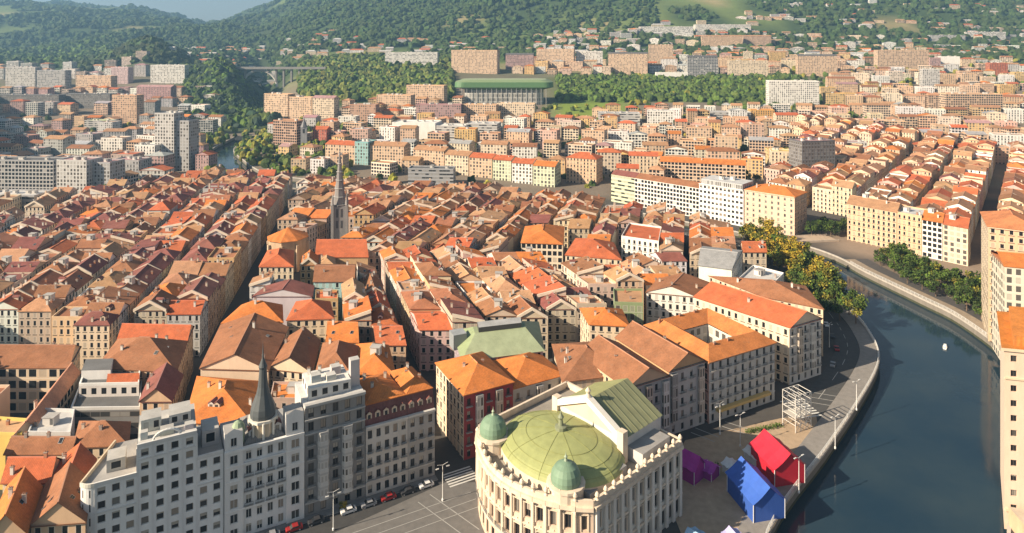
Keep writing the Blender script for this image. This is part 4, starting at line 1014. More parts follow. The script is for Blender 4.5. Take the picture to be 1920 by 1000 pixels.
def edge_towers():
    # tall block rising from the right bank at the bottom right corner
    q = [(131.0, 176), (166, 168), (182, 191), (147.3, 199.5)]; ze = 45.5; OCC.append(q)
    t = thing('riverside_tower', 'tall peach tower block with square windows and orange roof slab, cut by the right edge', 'apartment block', (*cen(q), -2), G_AP)
    wb = MB(); front(wb, t, q[0], q[1], -2, ze, 8, 12, 1.5, 1.7, 'plaster', (.68, .52, .40), WIN_D, sill=1.1, rec=.4)
    for i in (1, 2): wb.wall(q[i], q[(i + 1) % 4], -2, ze, 'facade_close', PEACH)
    wb.wall(q[3], q[0], -2, ze, 'plaster', (.72, .58, .46)); wb.build('wall', t)
    b = MB(); b.prism(grow(q, 1.0), ze, ze + .8, 'plaster', CREAM, 'roof_tile', (.55, .2, .04), bottom=True); s = [lerp2(p, cen(q), .12) for p in q]; b.prism(s, ze + .8, ze + 3.4, 'roof_tile', (.60, .22, .05), 'roof_tile', (.60, .22, .05)); b.build('roof', t)
    b = Bands(); strip_box(b, q[0], q[1], 38, .4, .35, 'plaster', CREAM); strip_box(b, q[0], q[1], 3, .5, .5, 'plaster', CREAM); b.build('cornice', t)
    b = MB(); b.prism([(130, 168), (150, 163), (151.5, 168), (131, 174.5)], -4, 5, 'stone', PEACH, 'flat_roof', (.5, .42, .33), bay=3); b.build('porch', t)
    # stepped peach tower further back
    q = [P(1853, 640), P(1960, 660), None, None]; q[2] = (q[1][0] + 14, q[1][1] + 24); q[3] = (q[0][0] + 14, q[0][1] + 24); OCC.append(q); Y = q[0][1]
    ze = H - (425 - YH) * Y / F
    t = thing('peach_tower', 'tall plain peach tower with red-orange roof parapet at the right edge, above the riverside trees', 'apartment block', (*cen(q), 0), G_AP)
    wb = MB(); wb.wall(q[0], q[1], 0, ze, 'facade', PEACH, 3.4, 3.1); wb.wall(q[1], q[2], 0, ze, 'facade', PEACH); wb.wall(q[2], q[3], 0, ze, 'plaster', PEACH); wb.wall(q[3], q[0], 0, ze, 'facade', CREAM, 4, 3.1); wb.build('wall', t)
    b = MB(); add_roof(b, q, ze + .3, 'hip', 4, (.5, .2, .09), 1.0); b.build('roof', t)
    b = MB(); strip_box(b, q[0], q[1], ze - .4, .6, .7, 'plaster', CREAM); b.build('cornice', t)
    q = [P(1884, 640), P(1990, 668), None, None]; 
    q = [(P(1884, 690)[0], P(1884, 690)[1]), (P(1884, 690)[0] + 34, P(1884, 690)[1] - 12), None, None]; q[2] = (q[1][0] + 8, q[1][1] + 18); q[3] = (q[0][0] + 8, q[0][1] + 18); ze = H - (500 - YH) * q[0][1] / F; OCC.append(q)
    t = thing('balcony_tower', 'pale peach and green block with stacked glazed balconies between the two right edge towers', 'apartment block', (*cen(q), 0), G_AP)
    wb = MB(); wb.prism(q, 0, ze, 'facade_glazed', (.64, .58, .46), 'flat_roof', (.5, .2, .09)); wb.build('wall', t)
    b = MB(); add_roof(b, q, ze + .2, 'u', 3, ORA, .5); b.build('roof', t)
edge_towers()

# dense hillside apartments: rows of individual blocks
def arow(Y, x1, x2, hmin, hmax, wmin, wmax, pal, phrase, skew=-14, dep=16, gap=(0, 14), roofs=((TAN, 4), (BRN, 2), (RED, 1.5), (MGR, 1), (PKM, .6)), mats=(fa, fz, fg, fz)):
    px = x1; n = 0
    while px < x2:
        wd = R.uniform(wmin, wmax); wpx = wd * F / Y; yy = Y + R.uniform(-14, 14)
        X = (px + wpx / 2 - 960) * yy / F; yaw = rad(skew + R.uniform(-9, 9)); c, s = math.cos(yaw), math.sin(yaw)
        q = [(X + c * a - s * b, yy + s * a + c * b) for a, b in ((-wd / 2, 0), (wd / 2, 0), (wd / 2, dep), (-wd / 2, dep))]
        px += wpx + R.uniform(*gap) * F / Y * 1.0
        if clash(q): continue
        if any(inside(p, RIV) for p in q) or inside(cen(q), grow(RIV, 8)): continue
        n += 1; wall = R.choice(pal); rc = pick(roofs); g = min(ground(*p) for p in q) - 1; h = R.uniform(hmin, hmax)
        rt = R.choice(('flat', 'flat', 'u', 'hip')); OCC.append(q)
        nm = CNAME.get(wall) or {PKM: 'mauve', MGR: 'dark grey', BRK: 'brick-brown', LGN: 'pale green'}.get(wall, 'peach')
        lab = f"{nm} block, {'flat' if rt == 'flat' else 'pitched'} {CNAME.get(rc) or {PKM: 'mauve', MGR: 'grey'}.get(rc, 'dark')} roof, {ORD[n - 1]} from left, {phrase}"
        w2 = vary(wall, .1)
        house(q, g, g + h, rt, 2.8, w2, vary(rc, .12), lab, 'apartment block', G_AP, name='apartment_block', wmat=R.choice(mats), nch=0 if rt == 'flat' else 1, hut=1 if rt == 'flat' else 0, occ=False, bay=3.3, floor=3.1)
WARM = (PEACH, PEACH, CREAM, CREAM, (.62, .42, .27), (.56, .36, .23), WHT, WHT, (.60, .38, .30), (.68, .58, .46), (.60, .40, .16))
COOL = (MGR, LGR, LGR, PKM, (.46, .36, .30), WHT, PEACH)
arow(690, 640, 1130, 18, 23, 16, 28, WARM, 'row just above colourful quay row')
arow(770, 620, 1140, 17, 23, 16, 28, WARM, 'second row above colourful quay row')
arow(850, 600, 1150, 16, 22, 16, 30, WARM, 'third row above colourful quay row')
arow(940, 640, 1010, 15, 20, 16, 30, WARM, 'row just below green-roofed arena')
arow(640, 1120, 1440, 18, 24, 18, 32, WARM, 'row behind the long peach block')
arow(720, 1130, 1450, 17, 23, 18, 32, WARM, 'second row behind long peach block')
arow(800, 1130, 1560, 16, 22, 18, 32, WARM, 'third row behind long peach block')
arow(880, 1040, 1600, 14, 19, 18, 32, WARM, 'row below meadow and park wood')
arow(760, 1580, 1980, 18, 23, 18, 32, WARM, 'row behind right bank streets')
arow(840, 1560, 2000, 17, 23, 18, 34, WARM, 'second row behind right bank streets')
arow(930, 1560, 2010, 17, 24, 18, 34, WARM, 'third row behind right bank streets')
arow(1040, 1550, 2020, 18, 25, 18, 36, WARM, 'fourth row behind right bank streets')
arow(1160, 1540, 2020, 18, 26, 20, 36, WARM, 'fifth row behind right bank streets')
arow(1300, 1560, 2020, 18, 28, 20, 38, WARM, 'upper right slope row')
arow(1520, 1240, 1660, 18, 28, 20, 38, WARM, 'upper row behind gridded grey block')
arow(1640, 1220, 1740, 16, 26, 20, 40, WARM, 'highest row under the white complex')
arow(1500, 900, 1240, 16, 26, 20, 36, WARM + (PKM, MGR), 'hilltop row behind the arena')
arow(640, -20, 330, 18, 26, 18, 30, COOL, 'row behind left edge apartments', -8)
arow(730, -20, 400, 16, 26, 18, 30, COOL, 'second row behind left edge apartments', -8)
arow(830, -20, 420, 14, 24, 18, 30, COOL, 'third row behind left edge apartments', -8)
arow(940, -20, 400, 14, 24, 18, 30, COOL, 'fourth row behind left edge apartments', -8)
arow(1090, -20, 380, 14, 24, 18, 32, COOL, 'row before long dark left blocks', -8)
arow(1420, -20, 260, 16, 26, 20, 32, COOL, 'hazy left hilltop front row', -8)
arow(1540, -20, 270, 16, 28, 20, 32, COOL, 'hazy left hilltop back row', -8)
arow(668, 545, 640, 13, 17, 13, 20, WARM, 'row on the far bank above spire', -14)
arow(735, 520, 640, 13, 18, 13, 22, WARM, 'second row on far bank above spire', -14)
arow(810, 505, 640, 13, 18, 13, 22, WARM, 'third row on far bank above spire', -14)
arow(900, 500, 640, 14, 20, 16, 26, COOL, 'row right of far river reach', -14)

# the same kind of blocks packed between those rows, as one mass
fill = MB()
def mrow(Y, x1, x2, hmin, hmax, wmin, wmax, pal, skew=-14, dep=14):
    px = x1
    while px < x2:
        wd = R.uniform(wmin, wmax); wpx = wd * F / Y; yy = Y + R.uniform(-12, 12)
        X = (px + wpx / 2 - 960) * yy / F; yaw = rad(skew + R.uniform(-10, 10)); c, s = math.cos(yaw), math.sin(yaw)
        q = [(X + c * a - s * b, yy + s * a + c * b) for a, b in ((-wd / 2, 0), (wd / 2, 0), (wd / 2, dep), (-wd / 2, dep))]
        px += wpx + R.uniform(0, 10) * F / Y
        if clash(q) or any(inside(p, RIV) for p in q) or inside(cen(q), grow(RIV, 8)): continue
        g = min(ground(*p) for p in q) - 1; OCC.append(q)
        house(q, g, g + R.uniform(hmin, hmax), R.choice(('flat', 'u', 'hip', 'v')), 2.8, vary(R.choice(pal), .12), vary(pick(((TAN, 4), (BRN, 2), (RED, 2), (ORA, 1), (MGR, 1))), .15), wmat=R.choice((fa, fz, fg)), occ=False, dst=fill, bay=3.3, floor=3.1)
for Y in (650, 730, 810, 895, 985, 1060): mrow(Y, 600 if Y < 980 else 640, 1150 if Y < 980 else 860, 13, 18, 13, 22, WARM)
for Y in (600, 680, 760, 840, 925, 975): mrow(Y, 1110, 1600, 13, 19, 13, 24, WARM)
for Y in (700, 800, 885, 985, 1100, 1230, 1380): mrow(Y, 1560, 2010, 14, 20, 14, 26, WARM)
for Y in (590, 685, 780, 885, 1015, 1160, 1250): mrow(Y, -30, 400, 12, 19, 14, 24, COOL, -8)
for Y in (1450, 1580, 1700): mrow(Y, 960 if Y < 1600 else 1240, 1720, 12, 20, 16, 30, WARM)
PALE = (WHT, CREAM, WHT, PEACH, (.62, .42, .27), LGR)
for Y in (1790, 1880, 1990): mrow(Y, 1000 if Y > 1850 else 960, 1960, 11, 22, 18, 40, PALE)
for Y in (1460, 1570): mrow(Y, 1700, 1990, 12, 22, 18, 36, PALE)
for Y in (2150, 2400): mrow(Y, 1380, 1960, 9, 15, 14, 34, PALE)
tag(fill.build('distant_apartment_blocks'), 'mass of far apartment blocks packed between the nearer rows', 'apartment blocks', None, 'stuff')
# arena with green roof
def arena():
    Y = 1085; X = (945 - 960) * Y / F; g = ground(X, Y); zt = H - (150 - YH) * Y / F
    t = thing('arena', 'wide flat arena with overhanging rounded green roof above pale slatted glass walls', 'arena', (X, Y, g)); w_, d_ = 188 * Y / F, 66
    def rr(w, d, r=16, n=6):
        o = []
        for cx, cy, a0 in ((w / 2 - r, d / 2 - r, 0), (-w / 2 + r, d / 2 - r, 90), (-w / 2 + r, -d / 2 + r, 180), (w / 2 - r, -d / 2 + r, 270)):
            for i in range(n + 1):
                a = rad(a0 + 90 * i / n); o.append((X + cx + r * math.cos(a), Y + 30 + cy + r * math.sin(a)))
        return o
    OCC.append([(X - w_ / 2, Y - 4), (X + w_ / 2, Y - 4), (X + w_ / 2, Y + 64), (X - w_ / 2, Y + 64)])
    b = MB(); lo = rr(w_ * .8, d_ * .8); b.prism(lo, g - 8, zt - 16, 'facade_glazed', (.42, .42, .39), bay=2.0, floor=7); b.build('wall', t)
    b = MB(); hi, md = rr(w_, d_), rr(w_ * .99, d_ * .98); top = rr(w_ * .86, d_ * .8)
    n = len(hi); gr = (.10, .20, .085)
    for i in range(n):
        j = (i + 1) % n
        b.face([(*lo[i], zt - 17), (*lo[j], zt - 17), (*hi[j], zt - 12.5), (*hi[i], zt - 12.5)], 'metal_paint', gr)
        b.face([(*hi[i], zt - 12.5), (*hi[j], zt - 12.5), (*md[j], zt - 4), (*md[i], zt - 4)], 'metal_paint', gr)
        b.face([(*md[i], zt - 4), (*md[j], zt - 4), (*top[j], zt), (*top[i], zt)], 'metal_paint', (.20, .27, .14))
    b.face([(*p, zt) for p in top], 'flat_roof', (.29, .34, .22)); b.build('roof', t)
    for i in range(18):
        x = X - w_ * .42 + w_ * .84 * i / 17; b = MB(); b.tube((x, Y - 1, g - 6), (x, Y - 1, zt - 14), .4, .4, 'metal_paint', (.42, .42, .4), 5); b.build('column', t)
arena()
# arched viaduct in the gorge
def viaduct():
    Y = 1480; x0, x1 = (395 - 960) * Y / F, (612 - 960) * Y / F; zd = H - (127 - YH) * Y / F
    t = thing('viaduct', 'long grey concrete viaduct with one big arch crossing the gorge', 'bridge', ((x0 + x1) / 2, Y, 20)); c = (.27, .26, .25)
    b = MB(); b.box((x0 + x1) / 2, Y, zd - 3.5, x1 - x0, 14, 5, 0, 'plaster', c); b.build('deck', t)
    ax = (487 - 960) * Y / F; r = 39
    b = MB(); pr = None
    for i in range(25):
        a = math.pi * i / 24; p = (ax + r * math.cos(a), zd - 44 + 38 * math.sin(a))
        if pr: b.tube((pr[0], Y, pr[1]), (p[0], Y, p[1]), 3.0, 3.0, 'plaster', (.60, .58, .55), 6)
        pr = p
    b.build('arch', t)
    for k in range(15):
        x = x0 + (x1 - x0) * (k + .5) / 15; dx = abs(x - ax)
        zb = ground(x, Y) - 10 if dx > r else zd - 44 + 38 * math.sqrt(max(0, 1 - (dx / r) ** 2))
        if zd - 4 - zb > 3: b = MB(); b.box(x, Y, zb, 3.5, 8, zd - 3.4 - zb, 0, 'plaster', c); b.build('pier', t)
viaduct()

# ---------------------------------------------------------------- old town: the single houses that stand out
G_OLD = 'houses of the old town'
def hq(pix, z, rt, rh, wall, roof, label, **kw):
    return house(pq(pix, z), 0, z, rt, rh, wall, roof, label, 'house', G_OLD, **kw)
e0 = (66, 221.6)
def close_house(q, ze, rt, rh, wall, side, roof, label, nc, nr, side_win=1, bal=True, glaz=None, name='townhouse', balc_n=None, win=WIN_D, nch=3):
    """A house whose near facade has real openings."""
    OCC.append(list(q)); t = thing(name, label, 'house', (*cen(q), 0), G_OLD); wb = MB(); wb.wc = side
    front(wb, t, q[0], q[1], 0, ze, nc, nr, 1.15, 2.2, 'plaster', wall, win, sill=.6)
    wb.wall(q[1], q[2], 0, ze, 'facade' if side_win else 'plaster', side); wb.wall(q[2], q[3], 0, ze, 'plaster', side); wb.wall(q[3], q[0], 0, ze, 'facade', side)
    rb = MB(); add_roof(rb, q, ze + .5, rt, rh, roof, .7, gw=wb); wb.build('wall', t); rb.build('roof', t)
    cb = Bands(); strip_box(cb, q[0], q[1], ze - .1, .35, .5, 'plaster', vary(wall, .05)); strip_box(cb, q[0], q[1], ze / nr, .3, .35, 'plaster', wall); cb.build('cornice', t)
    fh = ze / nr
    if bal:
        for r in range(1, nr): rowof(BALC, 'balcony', t, q[0], q[1], r * fh + .45, nc, .62)
    for c_ in (glaz or ()):
        cw = math.dist(q[0], q[1]) / nc; d = Vector((q[1][0] - q[0][0], q[1][1] - q[0][1])).normalized(); n = Vector((d.y, -d.x)); b = MB()
        m = (q[0][0] + d.x * cw * (c_ + .5), q[0][1] + d.y * cw * (c_ + .5)); g_ = [(m[0] + d.x * a + n.x * o_, m[1] + d.y * a + n.y * o_) for a, o_ in ((-1.15, 1.0), (1.15, 1.0), (1.15, -.05), (-1.15, -.05))]
        b.prism(g_, fh + .1, ze - .6, 'facade_glazed', R.choice(((.62, .6, .56), (.5, .42, .34), (.3, .28, .26))), 'flat_roof', (.3, .3, .3), True, 1.15, fh); b.build('glazed_bay', t)
    for _ in range(nch): put('chimney', R.choice(CHIM), t, (*lerp2(lerp2(q[0], q[1], R.uniform(.2, .8)), lerp2(q[3], q[2], R.uniform(.2, .8)), .5), ze + rh * .6), 0)
    return t
r1o = (-14.7, 202)
close_house(fq(r1o, 0, 17, 0, 23), 19.6, 'hip', 4.2, (.30, .055, .06), CREAM, ORA, 'dark red-fronted house with orange hipped roof on the corner of the central dark street', 5, 5, glaz=(1, 3))
close_house(fq(r1o, 17.4, 37, 1, 21), 16.8, 'hip', 4.0, (.46, .45, .43), LGR, ORA, 'grey-fronted house with orange hipped roof beside the dark red one', 5, 4, glaz=(2,))
close_house(fq(e0, -34, -17, .5, 27), 19.5, 'v', 4.5, (.40, .39, .38), PEACH, BRN, 'shaded grey house with stacked balconies just behind the theatre stage', 5, 5, glaz=(0, 2, 4))
close_house(fq(e0, -16.6, -1.0, 1, 29), 20.5, 'v', 4.5, (.46, .455, .44), OCH, BRN, 'plain grey house with brown roof left of the courtyard block', 4, 5, glaz=(0, 3))
house(pq([(1055, 716), (1182, 700), (1128, 640), (1036, 646)], 18), 0, 18, 'hip', 4.5, CREAM, BRN, 'brown-roofed house with orange skylights behind the theatre gable', 'house', G_OLD, nch=4, nsky=2)
# courtyard block
def courtyard():
    u, v, ze = 31.5, 33, 20.6; q = fq(e0, 0, u, 0, v); OCC.append(q)
    t = thing('courtyard_block', 'four-sided block with orange tiled roof round a courtyard, above the balconied shaded facade', 'house', (*cen(q), 0), G_OLD)
    wb = MB(); front(wb, t, q[0], q[1], 0, ze, 9, 6, 1.1, 2.3, 'plaster', (.50, .49, .47), WIN_D, sill=.5)
    wb.wall(q[1], q[2], 0, ze, 'facade', YEL, 3, 3.4); wb.wall(q[2], q[3], 0, ze, 'facade', CREAM); wb.wall(q[3], q[0], 0, ze, 'facade', (.62, .33, .25), 3, 3.4)
    h = fq(e0, 9.5, u - 9.5, 10, v - 10)
    for i in range(4): wb.wall(h[(i + 1) % 4], h[i], 3, ze, 'facade_glazed', (.6, .56, .5))
    wb.face([(*p, 3) for p in h], 'flat_roof', (.5, .48, .45)); wb.build('wall', t)
    rb = MB(); E = grow(q, .9); m = [lerp2(E[i], grow(h, .4)[i], .5) for i in range(4)]; hi = grow(h, -.3)
    for i in range(4):
        j = (i + 1) % 4
        slope(rb, [(*E[i], ze + .2), (*E[j], ze + .2), (*m[j], ze + 3.4), (*m[i], ze + 3.4)], (.50, .185, .06))
        slope(rb, [(*hi[j], ze + .4), (*hi[i], ze + .4), (*m[i], ze + 3.4), (*m[j], ze + 3.4)], (.50, .185, .06))
        rb.face([(*E[i], ze - .2), (*E[j], ze - .2), (*E[j], ze + .2), (*E[i], ze + .2)], 'plaster', (.35, .2, .12))
    rb.face([(*p, ze - .2) for p in reversed(E)][:4], 'plaster', (.3, .22, .16)) if False else None
    rb.build('roof', t)
    cb = Bands()
    for k in range(1, 6): strip_box(cb, q[0], q[1], ze * k / 6, .2, .3, 'plaster', (.55, .54, .52))
    cb.build('cornice', t)
    for k in range(2, 6): rowof(BALC, 'balcony', t, q[0], q[1], ze * k / 6 + .35, 9, .6)
    b = MB(); strip_box(b, FR(e0, 3, 0), FR(e0, 28, 0), 3.6, .9, 1.6, 'fabric', (.60, .42, .16)); b.build('awning', t)
    for i in range(5): put('chimney', CHIM[1], t, (*FR(e0, R.uniform(2, 30), R.choice((4, 28))), ze + 2.5), .48)
courtyard()
fo = (103.6, 247)
q = [fo, FR(fo, 17.8, 0), FR(fo, 11, 40), (76.5, 277)]
close_house(q, 21.2, 'v', 4.5, (.56, .55, .53), (.68, .56, .42), RED, 'long cream house with balconied shaded end, between the courtyard block and the riverside street', 5, 6, win=WIN_D, glaz=(1, 3))
# end wall strip and further riverside houses
go = (121.5, 268)
house([(108, 283), (127, 270), (131, 296), (92, 309)], 0, 19.5, 'hip', 4.5, CREAM, BRN, 'cream house with wide brown hipped roof, last one before the riverside trees', 'house', G_OLD, nch=3)
house(pq([(1385, 525), (1445, 540), (1470, 515), (1412, 500)], 20), 0, 20, 'flat', 0, WHT, LGR, 'pale flat-roofed house with a grey terrace beside the riverside trees', 'house', G_OLD, nch=1, hut=2)
house(pq([(1310, 497), (1372, 505), (1392, 470), (1318, 462)], 22), 0, 22, 'u', 3.5, (.78, .77, .74), (.33, .33, .33), 'bright white house with grey slate roof near the river bend', 'house', G_OLD, win=(0, 1, 1, 0), nch=1)
house(pq([(1060, 478), (1165, 487), (1150, 455), (1080, 447)], 20), 0, 20, 'hip', 5.0, CREAM, RED, 'large red hipped-roof house with cream eaves near the far narrow street', 'house', G_OLD, nch=3)
house(pq([(977, 455), (1055, 458), (1058, 425), (985, 425)], 18), 0, 18, 'hip', 4.5, (.70, .58, .44), ORA, 'cream colonnaded house with orange roof at the far narrow dark street', 'house', G_OLD, nch=1, wmat='facade_grid')
house(pq([(1152, 570), (1206, 572), (1204, 545), (1150, 545)], 20), 0, 20, 'flat', 0, (.24, .30, .16), TAN, 'green-walled house with flat tan roof above the courtyard block', 'house', G_OLD, wmat='facade_glazed')
house(pq([(1212, 548), (1303, 556), (1330, 530), (1235, 523)], 21), 0, 21, 'v', 3.5, (.74, .70, .64), BRN, 'white house with brown roof and curved pale side left of the long cream house', 'house', G_OLD, nch=3)
house(pq([(1105, 608), (1180, 612), (1165, 580), (1088, 578)], 19), 0, 19, 'hip', 3.5, CREAM, ORA, 'bright orange hipped-roof house below the green-walled house', 'house', G_OLD, nch=3)
house(pq([(1165, 445), (1235, 455), (1240, 428), (1180, 420)], 20), 0, 20, 'flat', 0, WHT, RED, 'white flat-topped house with red roof in front of the curved quayside block', 'house', G_OLD)
# copper-roofed hall behind the red house
def greenhall():
    q = pq([(868, 676), (1018, 657), (1008, 604), (852, 622)], 19); OCC.append(q)
    t = thing('market_hall', 'hall with pale green hipped copper roof and dark raised lantern, behind the dark red house', 'hall', (*cen(q), 0))
    wb = MB(); wb.prism(q, 0, 19, 'facade', (.42, .34, .38)); wb.build('wall', t)
    rb = MB(); g = (.29, .335, .20); E = grow(q, .8); m = [lerp2(lerp2(E[0], E[1], u), lerp2(E[3], E[2], u), v) for u, v in ((.2, .42), (.8, .42), (.8, .66), (.2, .66))]
    for i in range(4):
        j = (i + 1) % 4; slope(rb, [(*E[i], 18.9), (*E[j], 18.9), (*m[j], 23.4), (*m[i], 23.4)], vary(g, .15), 'copper')
    rb.face([(*p, 23.4) for p in m], 'copper', g); rb.build('roof', t)
    b = MB(); l_ = grow(m, -1.6); b.prism(l_, 23.3, 25.2, 'metal_paint', (.05, .055, .06), 'flat_roof', (.38, .38, .38)); b.build('roof_lantern', t)
    b = MB(); b.box(*lerp2(q[3], q[0], .45), 18, 5, 5, 5.4, .4, 'plaster', (.25, .27, .28), 'flat_roof', (.3, .32, .33)); b.build('stair_tower', t)
greenhall()

# between the two dark streets
hq([(348, 790), (478, 800), (492, 716), (370, 706)], 18.5, 'hip', 4.8, OCH, ORA, 'large orange cross-hipped house just behind the hotel terraces', nch=3, ndor=2)
hq([(376, 690), (503, 694), (540, 614), (414, 610)], 20, 'v', 5.0, (.70, .54, .40), BRN, 'broad brown gabled house with plain cream gable wall beside the left dark street', win=(0, 1, 1, 1), nch=2, nsky=3, wallcut=None)
hq([(416, 606), (530, 604), (528, 572), (454, 572)], 20, 'hip', 5, CREAM, ORA, 'bright orange hipped house on the right edge of the left dark street', nch=1)
hq([(538, 600), (626, 597), (618, 566), (556, 566)], 20, 'hip', 4.2, CREAM, RED, 'salmon red hipped house left of the blue-green walled house', nch=1)
hq([(474, 556), (584, 556), (588, 536), (500, 536)], 19, 'v', 3, (.58, .54, .56), MAR, 'house with long pale lilac grey wall below the maroon gable', nch=1, win=(0, 1, 1, 1))
hq([(588, 528), (664, 528), (666, 496), (594, 496)], 20, 'u', 3.2, (.36, .55, .55), BRN, 'pale blue-green walled house with brown roof, near the church nave', nch=2)
hq([(486, 500), (550, 500), (550, 470), (502, 470)], 20, 'hip', 3.6, CREAM, RED, 'red tiled house with orange edge on the left dark street near the church', nch=1)
hq([(500, 690), (585, 700), (600, 640), (540, 632)], 19, 'v', 4.5, CREAM, BRN, 'brown steep-gabled house behind the onion spire', nch=2, nsky=1)
hq([(592, 700), (662, 706), (672, 650), (606, 644)], 19.5, 'hip', 4.5, CREAM, BRN, 'round-ended brown house behind the whitish roof terrace', nch=2)
hq([(668, 700), (742, 704), (728, 648), (668, 646)], 19, 'hip', 3.6, CREAM, ORA, 'low orange patchwork-roofed house above the maroon mansard building', nch=3, hut=1)
hq([(612, 640), (672, 642), (668, 604), (618, 602)], 19, 'u', 3.5, CREAM, ORA, 'small orange house with white skylights, mid-way between the two dark streets', nch=1, nsky=2)
# left foreground: big tiled houses and the arcaded square
A1 = (-112, 150)
hq([(58, 985), (160, 978), (172, 905), (88, 905)], 17, 'v', 5, PEACH, BRN, 'dark brown gabled house at the lower left corner, nearest the hotel', nch=1, nsky=4)
hq([(-30, 1010), (50, 1000), (78, 915), (12, 915)], 17, 'v', 5, PEACH, ORA, 'orange gabled house cut by the left edge of the picture, lowest of all', nch=2, nsky=2)
hq([(96, 900), (172, 905), (178, 862), (120, 856)], 16.5, 'v', 4, CREAM, RED, 'red-brown gabled house with cream parapet, left of the hotel corner', nch=2)
hq([(5, 905), (92, 905), (112, 862), (30, 862)], 17, 'u', 3.5, CREAM, RED, 'red-roofed house with a cream rear wall, at the lower left edge', nch=2)
hq([(10, 852), (130, 852), (150, 828), (40, 826)], 16, 'u', 3, CREAM, BRN, 'brown-roofed house with pale ridge below the yellow wall', nch=2, nsky=1)
hq([(-40, 815), (40, 818), (52, 790), (-20, 785)], 15.5, 'flat', 0, (.70, .53, .16), OCH, 'yellow-walled flat house at the left edge', win=(0, 1, 1, 1), nch=1)
hq([(52, 815), (132, 816), (140, 772), (72, 770)], 16.5, 'flat', 0, (.60, .59, .58), LGR, 'plain grey-white boxy house beside the yellow-walled one', win=(0, 0, 1, 1), nch=1, hut=1)
hq([(140, 838), (240, 835), (242, 792), (150, 790)], 17, 'hip', 3.6, CREAM, BRN, 'brown hipped house in front of the dark stepped modern block', nch=2)
def stepped():
    q = pq([(132, 770), (262, 768), (268, 700), (158, 704)], 14); OCC.append(q)
    t = thing('office_building', 'dark grey stepped modern block with pale parapets and a red sloping strip, behind the hotel', 'building', (*cen(q), 0))
    wb = MB(); wb.prism(q, 0, 14, 'facade_strip', (.20, .2, .2), 'flat_roof', (.13, .13, .13)); parapet(wb, q, 14, .9, .4, 'plaster', (.6, .59, .57)); wb.build('wall', t)
    s = [lerp2(lerp2(q[0], q[1], u), lerp2(q[3], q[2], u), v) for u, v in ((.05, .35), (.97, .35), (.97, .95), (.05, .95))]
    b = MB(); b.prism(s, 14, 17.6, 'facade_close', (.62, .58, .55), 'flat_roof', (.14, .14, .14)); parapet(b, s, 17.6, .8, .4, 'plaster', (.7, .69, .66)); b.build('upper_storey', t)
    b = MB(); s2 = [lerp2(lerp2(s[0], s[1], u), lerp2(s[3], s[2], u), v) for u, v in ((.0, .3), (.5, .3), (.5, .9), (.0, .9))]; b.prism(s2, 17.6, 20.6, 'plaster', (.68, .67, .65), 'flat_roof', (.16, .16, .16)); b.build('roof_hut', t)
    b = MB(); slope(b, [(*lerp2(s[0], s[1], .45), 17.7), (*s[1], 17.7), (*lerp2(s[1], s[2], .3), 19.4), (*lerp2(lerp2(s[0], s[1], .45), lerp2(s[3], s[2], .45), .3), 19.4)], RED); b.build('tiled_strip', t)
stepped()
def square_house():
    far = pq([(-120, 690), (128, 690), (150, 650), (-60, 648)], 15.5); OCC.append(far)
    house(far, 0, 15.5, 'u', 4.2, (.66, .50, .34), BRN, 'long brown-roofed house with rows of arcaded cream windows facing the sunken square', 'house', G_OLD, nch=3, wmat='facade_grid', bay=3.4, floor=3.9)
    q = [P(20, 822, 15.5), P(78, 800, 15.5), P(150, 700, 15.5), P(118, 700, 15.5)]
    house(q, 0, 15.5, 'v', 3.4, (.62, .46, .34), (.52, .24, .14), 'long narrow house wing with salmon roof running away along the sunken square', 'house', G_OLD, nch=1, wmat='facade_grid')
    hq([(182, 690), (330, 697), (350, 640), (222, 636)], 18.5, 'hip', 6, PEACH, BRN, 'largest brown hipped roof, on the left edge of the left dark street', nch=3, nsky=2)
    hq([(262, 752), (322, 752), (342, 704), (282, 702)], 17.5, 'v', 4, PEACH, MAR, 'maroon gabled house between the stepped modern block and the left dark street', nch=2)
    hq([(222, 636), (350, 640), (362, 612), (240, 610)], 17.5, 'u', 3.2, PEACH, RED, 'red-edged roof house with a white wall behind the largest brown hipped roof', nch=2)
    OCC.append(pq([(-120, 768), (120, 768), (128, 695), (-120, 695)], 0))
square_house()

